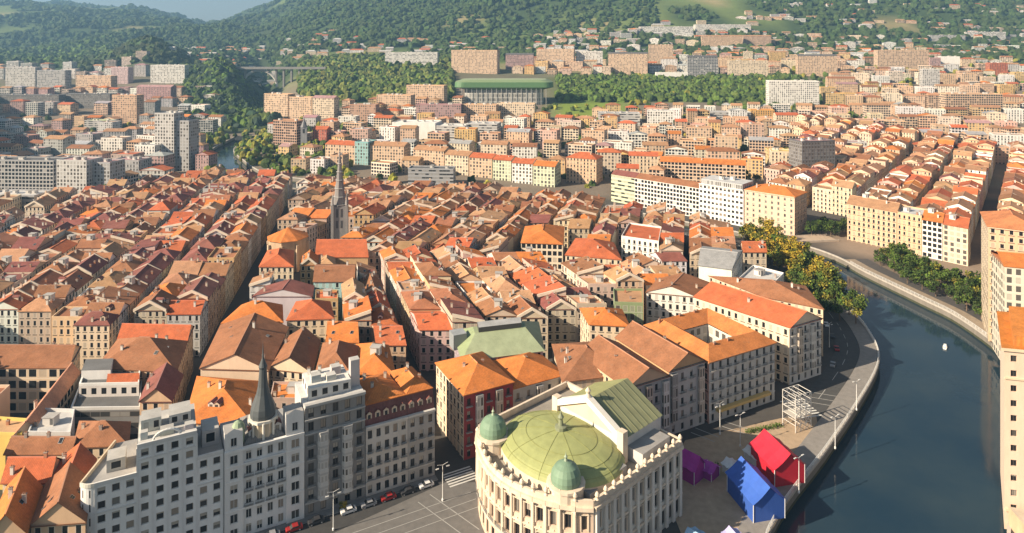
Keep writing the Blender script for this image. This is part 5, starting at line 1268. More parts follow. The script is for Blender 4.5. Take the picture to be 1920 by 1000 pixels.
# ---------------------------------------------------------------- church with spire
def church():
    z = 17
    nave = pq([(592, 482), (690, 482), (682, 452), (598, 452)], z); OCC.append(nave)
    cx, cy = P(637, 440, 12); OCC.append([(cx - 8, cy - 8), (cx + 8, cy - 8), (cx + 8, cy + 8), (cx - 8, cy + 8)])
    t = thing('church', 'old church with slim grey openwork spire rising above red nave roof', 'church', (cx, cy, 0))
    wb = MB(); wb.wc = OCH; wb.prism(nave, 0, z, 'stone', OCH); wb.wc = OCH
    rb = MB(); add_roof(rb, nave, z, 'u', 5, RED, .6, gw=wb); wb.build('nave_wall', t); rb.build('nave_roof', t)
    chap = P(540, 455, 14); OCC.append([(chap[0] - 13, chap[1] - 13), (chap[0] + 13, chap[1] - 13), (chap[0] + 13, chap[1] + 13), (chap[0] - 13, chap[1] + 13)])
    b = MB(); b.lathe(*chap, [(11, 0), (11, 17.5)], 'stone', (.5, .36, .24), 8); b.build('chapel_wall', t)
    b = MB(); b.lathe(*chap, [(12, 17.3), (11.8, 17.6), (.5, 22.5), (0, 23)], 'roof_tile', ORA, 8); b.build('chapel_roof', t)
    for i in range(8):
        a = i * .7854; b = MB(); b.box(chap[0] + 11.4 * math.cos(a), chap[1] + 11.4 * math.sin(a), 0, 1.4, 1.4, 15, a, 'stone', (.55, .42, .3)); b.build('buttress', t)
    g = (.26, .25, .245)
    b = MB(); b.box(cx, cy, 0, 8.4, 8.4, 30, .2, 'stone', g); b.build('tower_wall', t)
    for k, (z0, h) in enumerate(((17, 4.5), (23.5, 5))):
        for i in range(4):
            a = .2 + i * math.pi / 2
            for s in (-1.3, 1.3):
                b = MB(); x = cx + 4.22 * math.cos(a) - s * math.sin(a); y = cy + 4.22 * math.sin(a) + s * math.cos(a); b.box(x, y, z0, .1, 1.2, h, a, 'metal_paint', (.07, .07, .075)); b.build('belfry_window', t)
    for i in range(4):
        a = .2 + math.pi / 4 + i * math.pi / 2; x, y = cx + 5.9 * math.cos(a), cy + 5.9 * math.sin(a)
        b = MB(); b.box(x, y, 0, 1.6, 1.6, 31, .2, 'stone', (.32, .31, .3)); b.lathe(x, y, [(1.0, 31), (.7, 33), (0, 37)], 'stone', (.3, .29, .28), 6); b.build('pinnacle', t)
    b = MB(); b.lathe(cx, cy, [(4.6, 30), (4.8, 30.8), (3.7, 31), (3.4, 35), (2.5, 42), (1.6, 50), (.75, 58), (.3, 62), (.6, 62.4), (.15, 63), (0, 66)], 'stone', (.23, .215, .21), 8)
    for zz, r in ((35, 3.5), (40, 2.9), (45, 2.3), (50, 1.75), (55, 1.15)): b.lathe(cx, cy, [(r, zz), (r + .35, zz + .3), (r, zz + .7)], 'stone', (.3, .29, .28), 8)
    b.build('spire', t)
church()

# ---------------------------------------------------------------- old town: all the other houses, street row by street row
PAL = {'left': [(MAR, 4), (BRN, 4), (TAN, 2), (RED, 2), (ORA, .7)], 'mid': [(ORA, 5), (BRN, 3), (TAN, 2), (MAR, 1), (RED, 4)], 'right': [(BRN, 4), (TAN, 3), (ORA, 3.5), (RED, 3.5), (MAR, .7)], 'far': [(TAN, 5), (BRN, 5), (ORA, 1.5), (MAR, 1), (RED, 2)]}  # left zone leans to maroon and brown, its shade put into the tile colours
WALLS = [PEACH, CREAM, OCH, LGR, WHT, (.55, .40, .34), (.60, .48, .36), (.50, .40, .30), (.64, .52, .42)]
def pick(p):
    k = R.uniform(0, sum(x for _, x in p))
    for c, x in p:
        k -= x
        if k <= 0: return c
    return p[-1][0]
SPECS = []
FARX, FARY = [-440, -360, -300, -265, -190, -100, -20, 45, 90, 130, 172], [440, 490, 545, 590, 560, 540, 516, 484, 446, 414, 394]
def okq(q, extra):
    x, y = cen(q)
    if not extra(x, y): return False
    px, py = proj(x, y, 18)
    if px < -110 or px > 1990 or py > 1015: return False
    if y > np.interp(x, FARX, FARY): return False
    for p in q:
        if 285 < p[1] < 440 and p[0] > lbx(p[1]) - 26: return False
        if p[1] <= 285 and p[0] > lbx(p[1]) - 24: return False
    return not clash(q)
def strip(near0, far0, near1, far1, place, extra, pal, rows=2, half0=0, ordbase=None):
    """Houses back to back between two street lines."""
    ln = math.dist(near0, far0); s = 0.0; cnt = [0, 0]; first = [True, True]
    bz = [R.gauss(17.6, .7), R.gauss(17.6, .7)]; br = [R.uniform(2.6, 3.8), R.uniform(2.6, 3.8)]
    while s < ln - 6:
        f = R.uniform(9.5, 20); s1 = min(ln, s + f); 
        for h in range(2):
            a0, a1 = s / ln, s1 / ln
            l0, l1 = lerp2(near0, far0, a0), lerp2(near0, far0, a1); r0, r1 = lerp2(near1, far1, a0), lerp2(near1, far1, a1)
            m = .5
            q = [l0, lerp2(l0, r0, m), lerp2(l1, r1, m), l1] if h == 0 else [lerp2(l0, r0, m), r0, r1, lerp2(l1, r1, m)]
            q = grow(q, -.06)
            if not okq(q, extra): first[h] = True; continue
            cnt[h] += 1
            rc = pick(pal); rt = R.choices(['v', 'hip', 'u', 'ml' if h == 1 else 'mr', 'flat'], [6, 2.6, 3, 1.8, 1.1])[0]
            ze = bz[h] + R.gauss(0, .45) + (R.uniform(-2.5, 2.8) if R.random() < .24 else 0)
            SPECS.append(dict(q=q, ze=ze, rt=rt, rh=br[h] + R.uniform(-.35, .35), wall=vary(R.choice(WALLS), .15), rc=rc, near=first[h] or R.random() < .18, h=h, row=(place, h), n=cnt[h], d=q[0][1]))
            first[h] = False
        s = s1
        if R.random() < .05: s += 4
AL = lambda y: -114.0 - .205 * (y - 205.6)
AR = lambda y: -103.8 - .2 * (y - 221)
BL = lambda y: -25.6 - .339 * (y - 204)
BR = lambda y: -16.5 - .364 * (y - 204)
W = 27
for k in range(9):
    o = -k * 31.5
    strip((AL(150) + o - W, 150), (AL(600) + o - W, 600), (AL(150) + o, 150), (AL(600) + o, 600), ('left', k), lambda x, y: True, PAL['left'])
for k, (a, b) in enumerate(((0, .315), (.345, .655), (.685, 1))):
    y0, y1 = 184, 372
    g = lambda y, t: AR(y) + (BL(y) - AR(y)) * t
    strip((g(y0, a), y0), (g(y1, a), y1), (g(y0, b), y0), (g(y1, b), y1), ('mid', k), lambda x, y: y < 366, PAL['mid'])
for k in range(8):
    y0, y1 = 204, 352; o = k * 29.5; sl = -.364 - .012 * k
    strip((BR(y0) + o, y0), (BR(y0) + o + sl * (y1 - y0), y1), (BR(y0) + o + 26, y0), (BR(y0) + o + 26 + (sl - .008) * (y1 - y0), y1), ('right', k),
          lambda x, y: ((x + 14.7) * VX + (y - 202) * VY) > 8 and y < 346, PAL['right'])
for k in range(-7, 11):
    o = -105 + 28.5 * k; y0, y1 = 352, 590
    strip((o, y0), (o + .27 * (y1 - y0), y1), (o + 25, y0), (o + 25 + .27 * (y1 - y0), y1), ('far', k + 7), lambda x, y: x > AL(y) + 16 and x < np.interp(y, [352, 394, 414, 446, 484, 520], [142, 150, 128, 88, 44, -22]), PAL['far'])
SPECS.sort(key=lambda s: s['d'])
RT = {'v': 'gabled', 'u': 'side-gabled', 'hip': 'hipped', 'ml': 'single-slope', 'mr': 'single-slope', 'flat': 'flat-topped'}
LANE = {'left': 'left of the left dark street', 'mid': 'right of the left dark street', 'right': 'right of the central dark street', 'far': 'beyond the church'}
ROWCOUNT = {}
NEAR = SPECS[:236]; FARH = SPECS[236:]
rowkeys = {}
for s in NEAR: rowkeys.setdefault(s['row'], []).append(s)
for zone in ('left', 'mid', 'right', 'far'):
    ks = [k for k in rowkeys if k[0][0] == zone]
    ks.sort(key=lambda k: (-(k[0][1] * 2 + (1 - k[1])) if False else ((k[0][1] * 2 + (1 - k[1])) if zone == 'left' else (k[0][1] * 2 + k[1]))))
    for i, k in enumerate(ks):
        for j, s in enumerate(sorted(rowkeys[k], key=lambda s: s['d'])):
            last = '' if zone != 'far' else ' from the left'
            s['label'] = f"{CNAME.get(s['rc'])} {RT[s['rt']]} house, {ORD[j]} from near end, {ORD[i]} row{last} {LANE[zone]}"
for s in NEAR:
    h = s['h']; win = (1 if s['near'] else 0, 1 if h == 1 else 0, 0, 1 if h == 0 else 0)
    dd = s['d']
    house(s['q'], 0, s['ze'], s['rt'], s['rh'], s['wall'], vary(s['rc'], .16), s['label'], 'house', G_OLD, win=win,
          nch=R.randint(2, 5) if dd < 330 else R.randint(1, 3), nsky=R.choice((0, 0, 1, 2)), ndor=R.choice((0, 0, 0, 1)), hut=1 if s['rt'] == 'flat' or R.random() < .1 else 0, occ=False, fw=R.choice((0, 1, 1, 2)))
mb = MB()
for s in FARH:
    h = s['h']; win = (1 if s['near'] else 0, 1 if h == 1 else 0, 0, 1 if h == 0 else 0)
    house(s['q'], 0, s['ze'], s['rt'], s['rh'], s['wall'], vary(s['rc'], .16), win=win, dst=mb, occ=False, fw=R.choice((0, 1, 1)))
    for _ in range(R.randint(1, 3)):
        x, y = lerp2(s['q'][0], s['q'][2], R.uniform(.2, .8)); mb.box(x, y, s['ze'], 1.2, .8, s['rh'] + 1.0, 0, 'plaster', R.choice(((.55, .45, .36), (.36, .17, .10))))
o = mb.build('distant_townhouses'); tag(o, 'mass of small tiled roofs in the far part of the old town', 'houses', None, 'stuff')
print('old town houses', len(NEAR), len(FARH))

# ---------------------------------------------------------------- ground surfaces of the quay and the square
def sheet(name, poly, z, mat, col, edge=0.0):
    b = MB(); v2, _, f2, *_ = geometry.delaunay_2d_cdt([Vector(p) for p in poly], [(i, (i + 1) % len(poly)) for i in range(len(poly))], [], 1, 1e-4)
    for f in f2:
        c = (sum(v2[i].x for i in f) / len(f), sum(v2[i].y for i in f) / len(f))
        if not inside(c, poly): continue
        pp = [(v2[i].x, v2[i].y, z) for i in f]
        if (Vector(pp[1]) - Vector(pp[0])).cross(Vector(pp[2]) - Vector(pp[0])).z < 0: pp.reverse()
        b.face(pp, mat, col)
    if edge:
        for i in range(len(poly)):
            p, q = poly[i], poly[(i + 1) % len(poly)]; b.face([(*p, z - edge), (*q, z - edge), (*q, z), (*p, z)], 'stone', (.4, .38, .35))
    return tag(b.build(name), kind='structure')
bank = [p for p in LBS if 150 < p[1] < 352]
def inset(line, d):
    out = []
    for i, p in enumerate(line):
        a, b = line[max(0, i - 1)], line[min(len(line) - 1, i + 1)]; n = Vector((a[1] - b[1], b[0] - a[0])).normalized(); out.append((p[0] + n.x * d, p[1] + n.y * d))
    return out
b1, b7, b15, b20 = inset(bank, .7), inset(bank, 7), inset(bank, 7.3), inset(bank, 16)
sheet('promenade', b1 + b7[::-1], .14, 'stone', (.24, .225, .21), .14)
sheet('riverside_road', b15 + b20[::-1], .012, 'stone', (.075, .075, .075))
sheet('square_paving', [P(1240, 905), P(1285, 826), P(1462, 785), P(1530, 778), P(1540, 838), P(1420, 1040), P(1300, 1060)], .05, 'stone', (.40, .30, .205), .05)
sheet('theatre_square', [P(560, 1030), P(835, 905), P(905, 905), P(925, 1020), P(900, 1080)], .06, 'stone', (.15, .145, .14), .06)
sheet('street', [L(95, -2.5), L(-6, -2.5), L(-6, -11), L(95, -11)], .008, 'stone', (.055, .055, .056))
sheet('street_pavement', [L(95, 0), L(-.1, 0), L(-.1, -2.5), L(95, -2.5)], .13, 'stone', (.2, .195, .19), .13)
for d0, d1, nm in ((11.4, 11.6, 'road_marking'),):
    a, b = inset(bank, d0), inset(bank, d1)
    for i in range(0, len(a) - 1, 2): sheet(nm, [a[i], a[i + 1], b[i + 1], b[i]], .018, 'plaster', (.4, .4, .39))
def stripes(px, ang, n, ln, wd, gap, name='zebra_crossing'):
    c, s = math.cos(ang), math.sin(ang); b = MB()
    for i in range(n):
        o = (i - n / 2) * (wd + gap); q = [(px[0] + c * a - s * b_, px[1] + s * a + c * b_) for a, b_ in ((-ln / 2, o), (ln / 2, o), (ln / 2, o + wd), (-ln / 2, o + wd))]
        b.face([(*p, .09) for p in q], 'plaster', (.36, .36, .35) if n < 5 else (.58, .58, .56))
    tag(b.build(name), kind='structure')
stripes(P(862, 893), .49, 6, 9, .55, .6)
stripes(P(1500, 765), .2, 8, 9, .7, .8)
stripes(P(1385, 800), -.6, 2, 9, .3, 3); stripes(P(1545, 745), -.35, 3, 12, .3, 3.5); stripes(P(1325, 812), -.7, 2, 8, .3, 3)
stripes(P(850, 960), -.75, 2, 20, .25, 4); stripes(P(760, 975), .49, 3, 40, .2, 3)

rbk = [p for p in RBS if 255 < p[1] < 400]
sheet('right_bank_pavement', inset(rbk, -.7) + inset(rbk, -7)[::-1], .14, 'stone', (.30, .24, .18), .14)
sheet('right_bank_road', inset(rbk, -7.3) + inset(rbk, -15)[::-1], .012, 'stone', (.085, .08, .078))
# ---------------------------------------------------------------- riverside furniture
def railing(line, label):
    b = MB(); z0 = .25
    ln = []; acc = 0; prev = None
    for p in line:
        if prev: acc += math.dist(p, prev)
        ln.append((acc, p)); prev = p
    xs = [a for a, _ in ln]
    def at(s): return (float(np.interp(s, xs, [p[0] for _, p in ln])), float(np.interp(s, xs, [p[1] for _, p in ln])))
    n = int(acc / 2.5)
    for i in range(n + 1):
        x, y = at(acc * i / n); b.tube((x, y, z0), (x, y, 1.35), .09, .07, 'metal_paint', (.62, .62, .6), 5)
    for zz in (.65, 1.0, 1.35):
        for i in range(n): p, q = at(acc * i / n), at(acc * (i + 1) / n); b.tube((*p, zz), (*q, zz), .055 if zz < 1.3 else .09, .055 if zz < 1.3 else .09, 'metal_paint', (.68, .68, .66), 4, False)
    tag(b.build('railing'), label, 'railing', 'riverside railings')
railing(inset(bank, .25), 'white metal railing along the curved near quay')
railing(inset([p for p in RBS if 190 < p[1] < 390][::-1], .25), 'pale metal railing along the right bank quay by the trees')
LP = None
def lamp(px, py, h, label):
    global LP
    x, y = P(px, py); t = thing('street_lamp', label, 'street lamp', (x, y, .1), 'street lamps on the quay')
    if LP is None:
        a = MB(); a.lathe(0, 0, [(.28, 0), (.28, .5), (.13, .7), (.08, h)], 'metal_paint', (.72, .72, .7), 8); b = MB(); b.tube((0, 0, h - .05), (1.6, 0, h + .35), .06, .05, 'metal_paint', (.7, .7, .68), 5); b.tube((0, 0, h - .05), (-1.6, 0, h + .35), .06, .05, 'metal_paint', (.7, .7, .68), 5)
        c = MB(); c.box(0, 0, -.12, .9, .35, .16, 0, 'metal_paint', (.6, .6, .58)); LP = (a.mesh('pole'), b.mesh('arm'), c.mesh('lamp_head'))
    put('pole', LP[0], t, (x, y, .1)); put('arm', LP[1], t, (x, y, .1), .5)
    for s in (-1, 1): put('lamp_head', LP[2], t, (x + s * 1.6 * math.cos(.5), y + s * 1.6 * math.sin(.5), h + .4), .5)
lamp(1388, 838, 10, 'white lamp post on the tan square, left one, near the courtyard block')
lamp(1566, 842, 10, 'white lamp post standing at the quay railing beside the tan square')
lamp(1606, 770, 10, 'white lamp post by the railing on the bend of the quay')
lamp(1498, 925, 10, 'white lamp post between the red tent and the river railing')
lamp(1350, 815, 9, 'white lamp post nearest the balconied facade of the courtyard block')
lamp(1555, 652, 9, 'white lamp post on the riverside street beside the long cream house')
lamp(830, 940, 9, 'lamp post at the crossing in the shaded theatre square')
lamp(625, 995, 9, 'pale lamp post in the shaded street below the hotel row')

def tent(px, py, w_, l_, eave, ridge, yaw, col, label, name='festival_tent'):
    x, y = P(px, py); t = thing(name, label, 'tent', (x, y, .05), 'festival tents by the theatre'); c, s = math.cos(yaw), math.sin(yaw)
    def T(a, b): return (x + c * a - s * b, y + s * a + c * b)
    q = [T(-w_ / 2, -l_ / 2), T(w_ / 2, -l_ / 2), T(w_ / 2, l_ / 2), T(-w_ / 2, l_ / 2)]
    b = MB(); r0, r1 = T(0, -l_ / 2 - .5), T(0, l_ / 2 + .5); E = grow(q, .7); n = 6
    for sd in (0, 1):
        a0, a1 = (E[0], E[3]) if sd == 0 else (E[1], E[2])
        for i in range(n):
            def pt(u, v):
                e = lerp2(a0, a1, u); r = lerp2(r0, r1, u); p = lerp2(e, r, v); return (*p, eave + (ridge - eave) * v - .35 * math.sin(math.pi * v) - .25 * math.sin(math.pi * 3 * u) ** 2 * (1 - v))
            for j in range(4):
                f = [pt(i / n, j / 4), pt((i + 1) / n, j / 4), pt((i + 1) / n, (j + 1) / 4), pt(i / n, (j + 1) / 4)]
                b.face(f if sd else f[::-1], 'fabric', vary(col, .05))
    b.build('canopy', t, True)
    b = MB(); dk = tuple(k * .8 for k in col)
    b.face([(*q[0], .05), (*q[1], .05), (*q[1], eave - .2), (*T(0, -l_ / 2), ridge - .3), (*q[0], eave - .2)], 'fabric', dk)
    b.face([(*q[1], .05), (*q[2], .05), (*q[2], eave - .2), (*q[1], eave - .2)], 'fabric', dk)
    b.face([(*q[3], .05), (*q[0], .05), (*q[0], eave - .2), (*q[3], eave - .2)], 'fabric', dk)
    b.face([(*q[2], .05), (*q[3], .05), (*q[3], eave - .2), (*T(0, l_ / 2), ridge - .3), (*q[2], eave - .2)], 'fabric', dk); b.build('side_curtain', t)
    for p in q:
        b = MB(); b.tube((*p, .02), (*p, eave), .12, .12, 'metal_paint', (.6, .6, .6), 6); b.build('pole', t)
tent(1416, 946, 9.4, 13, 5.2, 9.2, .22, (.045, .12, .46), 'big blue festival tent standing at the quay right of the theatre')
tent(1457, 886, 9.8, 12, 5.4, 9.4, .22, (.56, .022, .045), 'big crimson red festival tent behind the blue one')
tent(1290, 892, 5.5, 7.5, 4.2, 7.5, .75, (.42, .04, .33), 'magenta festival tent beside the theatre flank, larger one')
tent(1330, 892, 4.5, 4, 2.6, 4.0, .75, (.36, .05, .34), 'small low magenta tent next to the larger magenta one')
tent(1374, 888, 4, 4, 2.6, 3.8, .5, (.62, .63, .64), 'small whitish tent left of the blue one')
tent(1415, 866, 3.6, 5, 2.6, 3.7, .4, (.60, .60, .60), 'small pale grey tent between the tan square and the blue tent')
tent(1312, 1036, 6, 6, 3, 4.6, .75, (.28, .45, .62), 'pale blue tent at the bottom edge below the theatre flank')
tent(1378, 1026, 4, 4, 2.6, 3.8, .3, (.40, .38, .62), 'lilac small tent at the bottom edge left of the blue tent')
def hedge(px, py, ln, ang, label):
    x, y = P(px, py); c, s = math.cos(ang), math.sin(ang); b = MB()
    for i in range(int(ln * 45)):
        a, d, z = R.uniform(-ln / 2, ln / 2), R.gauss(0, .5), R.uniform(.1, 1.2); r = R.uniform(.12, .28); p = (x + c * a - s * d, y + s * a + c * d, z); leaf(b, p, r, (.10, .15, .035))
    tag(b.build('hedge'), label, 'hedge')
def leaf(b, p, r, col):
    u = Vector((R.gauss(0, 1), R.gauss(0, 1), R.gauss(0, 1))).normalized(); v = u.orthogonal().normalized(); w_ = u.cross(v); p = Vector(p)
    b.face([tuple(p + v * r), tuple(p + w_ * r * .8), tuple(p - v * r), tuple(p - w_ * r * .8)], 'foliage', vary(col, .35))
hedge(1432, 806, 14, .3, 'low green hedge on the tan square below the courtyard block')
hedge(1330, 880, 7, .3, 'short yellow-green hedge beside the magenta tents')

def lattice():
    x, y = P(1494, 800); t = thing('lattice_tower', 'pale lattice scaffold tower on the quay square, right of the courtyard block', 'scaffold', (x, y, .1)); c = (.66, .64, .6); w2, d2, h = 3.6, 2.6, 12.0
    def T(a, b_): k, s_ = math.cos(.45), math.sin(.45); return (x + k * a - s_ * b_, y + s_ * a + k * b_)
    xs = (-w2, -w2 / 3, w2 / 3, w2)
    for a in xs:
        for d in (-d2, d2): b = MB(); b.tube((*T(a, d), .1), (*T(a, d), h), .13, .13, 'metal_paint', c, 5); b.build('post', t)
    for k in range(1, 6):
        z = h * k / 5; b = MB()
        for d in (-d2, d2): b.tube((*T(-w2, d), z), (*T(w2, d), z), .1, .1, 'metal_paint', c, 4)
        for a in xs: b.tube((*T(a, -d2), z), (*T(a, d2), z), .1, .1, 'metal_paint', c, 4)
        for a0, a1 in zip(xs, xs[1:]):
            for d in (-d2, d2): b.tube((*T(a0, d), z - h / 5), (*T(a1, d), z), .08, .08, 'metal_paint', c, 4); b.tube((*T(a1, d), z - h / 5), (*T(a0, d), z), .08, .08, 'metal_paint', c, 4)
        b.build('brace', t)
        b = MB(); q = [T(-w2, -d2), T(w2, -d2), T(w2, d2), T(-w2, d2)]; b.prism(q, z - .12, z - .04, 'metal_paint', (.5, .47, .42), bottom=True)
        if k == 2: b.build('platform', t)
lattice()
# ---------------------------------------------------------------- trees
def crown_mesh(h, r, cols, n, seed):
    R.seed(seed); b = MB(); lobes = []
    for i in range(11):
        a, d, z = R.uniform(0, 6.283), r * math.sqrt(R.random()) * .72, h * R.uniform(.36, .88)
        lobes.append((d * math.cos(a), d * math.sin(a), z, r * R.uniform(.28, .5), R.choice(cols)))
    for i in range(n):
        x, y, z, q, c = R.choice(lobes); v = Vector((R.gauss(0, 1), R.gauss(0, 1), R.gauss(0, .8))).normalized() * q * (R.random() ** .4)
        leaf(b, (x + v.x, y + v.y, z + v.z), R.uniform(.3, .62), c)
    return b.mesh('crown')
def trunk_mesh(h, r, seed):
    R.seed(seed); b = MB(); b.tube((0, 0, -.3), (.1, .1, h * .45), .3, .2, 'stone', (.14, .10, .07), 7)
    for i in range(5):
        a = i * 1.257 + R.uniform(-.3, .3); b.tube((.08, .08, h * (.28 + .03 * i)), (r * .55 * math.cos(a), r * .55 * math.sin(a), h * R.uniform(.55, .75)), .13, .05, 'stone', (.14, .10, .07), 5, False)
    return b.mesh('trunk')
YEL_L, OLV, GRN, DGN = (.34, .25, .03), (.22, .21, .035), (.085, .13, .025), (.045, .07, .02)
TREES = {'yellow': [], 'green': [], 'dark': []}
for i in range(3):
    TREES['yellow'].append((crown_mesh(14, 5.2, (YEL_L, OLV, YEL_L, (.12, .13, .025)), 900, 40 + i), trunk_mesh(14, 5.2, i)))
    TREES['green'].append((crown_mesh(13, 5.0, (GRN, OLV, GRN, DGN), 900, 50 + i), trunk_mesh(13, 5, 5 + i)))
    TREES['dark'].append((crown_mesh(11, 5.0, (DGN, GRN, DGN), 800, 60 + i), trunk_mesh(11, 5, 9 + i)))
R.seed(77)
def tree(x, y, kind, sc, label, group, z=None):
    cm, tm = R.choice(TREES[kind]); g = ground(x, y) if z is None else z
    t = thing('tree', label, 'tree', (x, y, g), group); yaw = R.uniform(0, 6.28)
    put('trunk', tm, t, (x, y, g), yaw, (sc,) * 3); put('crown', cm, t, (x, y, g), yaw, (sc,) * 3)
G_T = 'riverside trees'
n = 0
for i in range(40):
    Y = 302 + 3.15 * i; x = lbx(Y) - (4, 11, 18)[i % 3] + R.uniform(-1.5, 1.5); kind = 'green' if i < 12 else ('yellow' if R.random() < .75 else 'green')
    tree(x, Y, kind, R.uniform(.9, 1.25), f"{'yellowing' if kind == 'yellow' else 'green'} leafy tree on the near quay, {ORD[i]} along the line from the long cream house", G_T)
for i in range(30):
    Y = 298 + 3.1 * i; x = float(np.interp(Y, [272, 309, 332, 372, 396], [204, 209, 206, 199, 197])) + (11, 18, 25)[i % 3] + R.uniform(-2, 2)
    if Y > 372: x += 4
    tree(x, Y, 'green' if i % 3 else 'dark', R.uniform(.85, 1.15), f"green leafy tree on the right bank, {ORD[i]} from the peach tower along the quay", G_T)
for i in range(8):
    x, y = P(1522 + 9 * i, 438 + R.uniform(-5, 6)); tree(x, y, 'dark', R.uniform(.8, 1.05), f"dark green tree at the bridge head left of the right bank row, {ORD[i]} from left", G_T)
for i in range(9):
    x, y = (1262 + 20 * i - 960) / F * 610, 610 + R.uniform(-4, 4); tree(x, y, 'dark', R.uniform(.8, 1.1), f"dark green tree behind the orange roof strip of the long peach block, {ORD[i]} from left", 'courtyard trees')
for i, (px, py) in enumerate(((66, 392), (82, 396), (98, 392), (170, 378), (185, 376), (200, 374))):
    x, y = P(px, py); tree(x, y, 'dark', 1.15, f"dark shaded tree before the grey left edge apartments, {ORD[i]} from left", 'trees by the left apartments')
b_, y_ = P(645, 958); t = thing('ball', 'small round yellow-green bush in the shaded street below the hotel row', 'ball', (b_, y_, 0)); put('crown', TREES['yellow'][0][0], t, (b_, y_, -.6), 0, (.28, .28, .22))  # stands for a small lit ball; shaped from a tree's leaf crown

# woods, hill forest and scattered small trees, each one mass
def ico():
    import bmesh
    bm = bmesh.new(); bmesh.ops.create_icosphere(bm, subdivisions=2, radius=1); v = np.array([x.co[:] for x in bm.verts]); f = np.array([[q.index for q in x.verts] for x in bm.faces]); bm.free(); return v, f
IV, IF = ico()
def blobs(name, items, label, cat):
    """items: (x, y, z, radius, height, colour) - one merged mass of small crowns."""
    rs = np.random.RandomState(3); vs, fs, cs = [], [], []; o = 0
    for x, y, z, r, h, c in items:
        j = 1 + rs.uniform(-.32, .32, (len(IV), 1)); v = IV * j * np.array([r, r, h]) + np.array([x, y, z + h * .6]); vs.append(v); fs.append(IF + o); o += len(IV)
        k = rs.uniform(.82, 1.18, (len(IV), 1)); cs.append(np.hstack([np.array([c]) * k, np.ones((len(IV), 1))]))
    me = bpy.data.meshes.new(name); me.from_pydata(np.vstack(vs).tolist(), [], np.vstack(fs).tolist())
    ca = me.color_attributes.new('col', 'FLOAT_COLOR', 'POINT'); ca.data.foreach_set('color', np.vstack(cs).ravel()); me.materials.append(MATS['foliage'])
    ob = bpy.data.objects.new(name, me); C.objects.link(ob); tag(ob, label, cat, None, 'stuff')
def free(x, y): return not any(inside((x, y), q) for q in OCC_FAR if abs(q[0][0] - x) < 140 and abs(q[0][1] - y) < 140)
OCC_FAR = [q for q in OCC if q[0][1] > 560]
def scatter(n, px0, px1, Y0, Y1, r0, r1, cols, dens=None, tall=1.1):
    out = []
    for _ in range(n):
        Y = R.uniform(Y0 ** 2, Y1 ** 2) ** .5; px = R.uniform(px0, px1); x = (px - 960) / F * Y
        if dens and not dens(x, Y, px): continue
        if not free(x, Y) or inside((x, Y), RIV): continue
        r = R.uniform(r0, r1); out.append((x, Y, ground(x, Y) - r * .2, r, r * tall * R.uniform(.8, 1.25), vary(R.choice(cols), .25)))
    return out
pk = scatter(1500, 1045, 1500, 1120, 1400, 4, 7.5, (GRN, DGN, (.09, .13, .03))); pk += scatter(120, 1390, 1640, 1000, 1120, 4, 6, (GRN, DGN))
blobs('park_woodland', pk, 'green park wood between the arena and the bright white tower', 'woodland')
sl_ = scatter(2100, 560, 850, 1120, 1720, 4, 8, (GRN, (.11, .14, .035), DGN, (.15, .17, .04))); blobs('slope_woodland', sl_, 'sunlit wooded slope below the white institute', 'woodland')
kn = scatter(900, 150, 350, 1540, 1960, 6, 11, (DGN, (.05, .06, .025), (.035, .05, .02))); kn += scatter(900, -30, 215, 1700, 2300, 7, 12, (DGN, GRN)); blobs('knoll_woodland', kn, 'dark wooded knoll and woods on the far left', 'woodland')
go_ = scatter(1900, 350, 520, 1000, 1560, 5, 9, (DGN, (.03, .05, .03), GRN)); blobs('gorge_woodland', go_, 'shaded wood filling the gorge in front of the viaduct', 'woodland')
ct = scatter(900, -20, 1960, 590, 1080, 2.5, 4.5, (GRN, DGN, OLV)) + scatter(420, 380, 660, 600, 940, 3, 5, (GRN, DGN, OLV)); blobs('street_greenery', ct, 'small trees scattered between the far blocks', 'greenery')
ct = scatter(1000, 1150, 1960, 1080, 1750, 3.5, 6.5, (GRN, DGN, OLV)); blobs('hillside_greenery', ct, 'trees between the blocks on the upper right slope', 'greenery')
def wood(x, y, px): return (540 < px < 1230 and y > 2050) or noise.noise(Vector((x * .0035, y * .0035, 0))) + .6 * noise.noise(Vector((x * .0012, y * .0012, 5))) < .26
hf = scatter(11000, -60, 1980, 1650, 3000, 7, 13, (DGN, DGN, (.05, .08, .025)), wood, .9) + scatter(11000, -60, 1980, 3000, 5200, 11, 20, (DGN, (.04, .06, .02), (.05, .08, .025)), wood, .7)
blobs('hill_forest', hf, 'forest covering the hills behind the town', 'forest')
mb = MB()
for (x0, x1, Y0, Y1, n) in ((300, 640, 1650, 2300, 90), (640, 1200, 1720, 2050, 50), (1400, 1640, 1900, 3000, 70), (1700, 1960, 1600, 3000, 90), (1040, 1420, 1750, 2100, 40)):
    for _ in range(n):
        Y = R.uniform(Y0, Y1); px = R.uniform(x0, x1); x = (px - 960) / F * Y; g = ground(x, Y)
        if not free(x, Y): continue
        s = R.uniform(9, 20); q = [(x - s, Y - 6), (x + s, Y - 6), (x + s, Y + 6), (x - s, Y + 6)]
        house(q, g - 4, g + R.uniform(6, 12), R.choice(('u', 'hip', 'flat')), 3, vary(R.choice((WHT, LGR, CREAM)), .1), R.choice((RED, TAN, LGR)), dst=mb, occ=False)
o = mb.build('hillside_houses'); tag(o, 'scattered pale small houses on the far hillsides', 'houses', None, 'stuff')

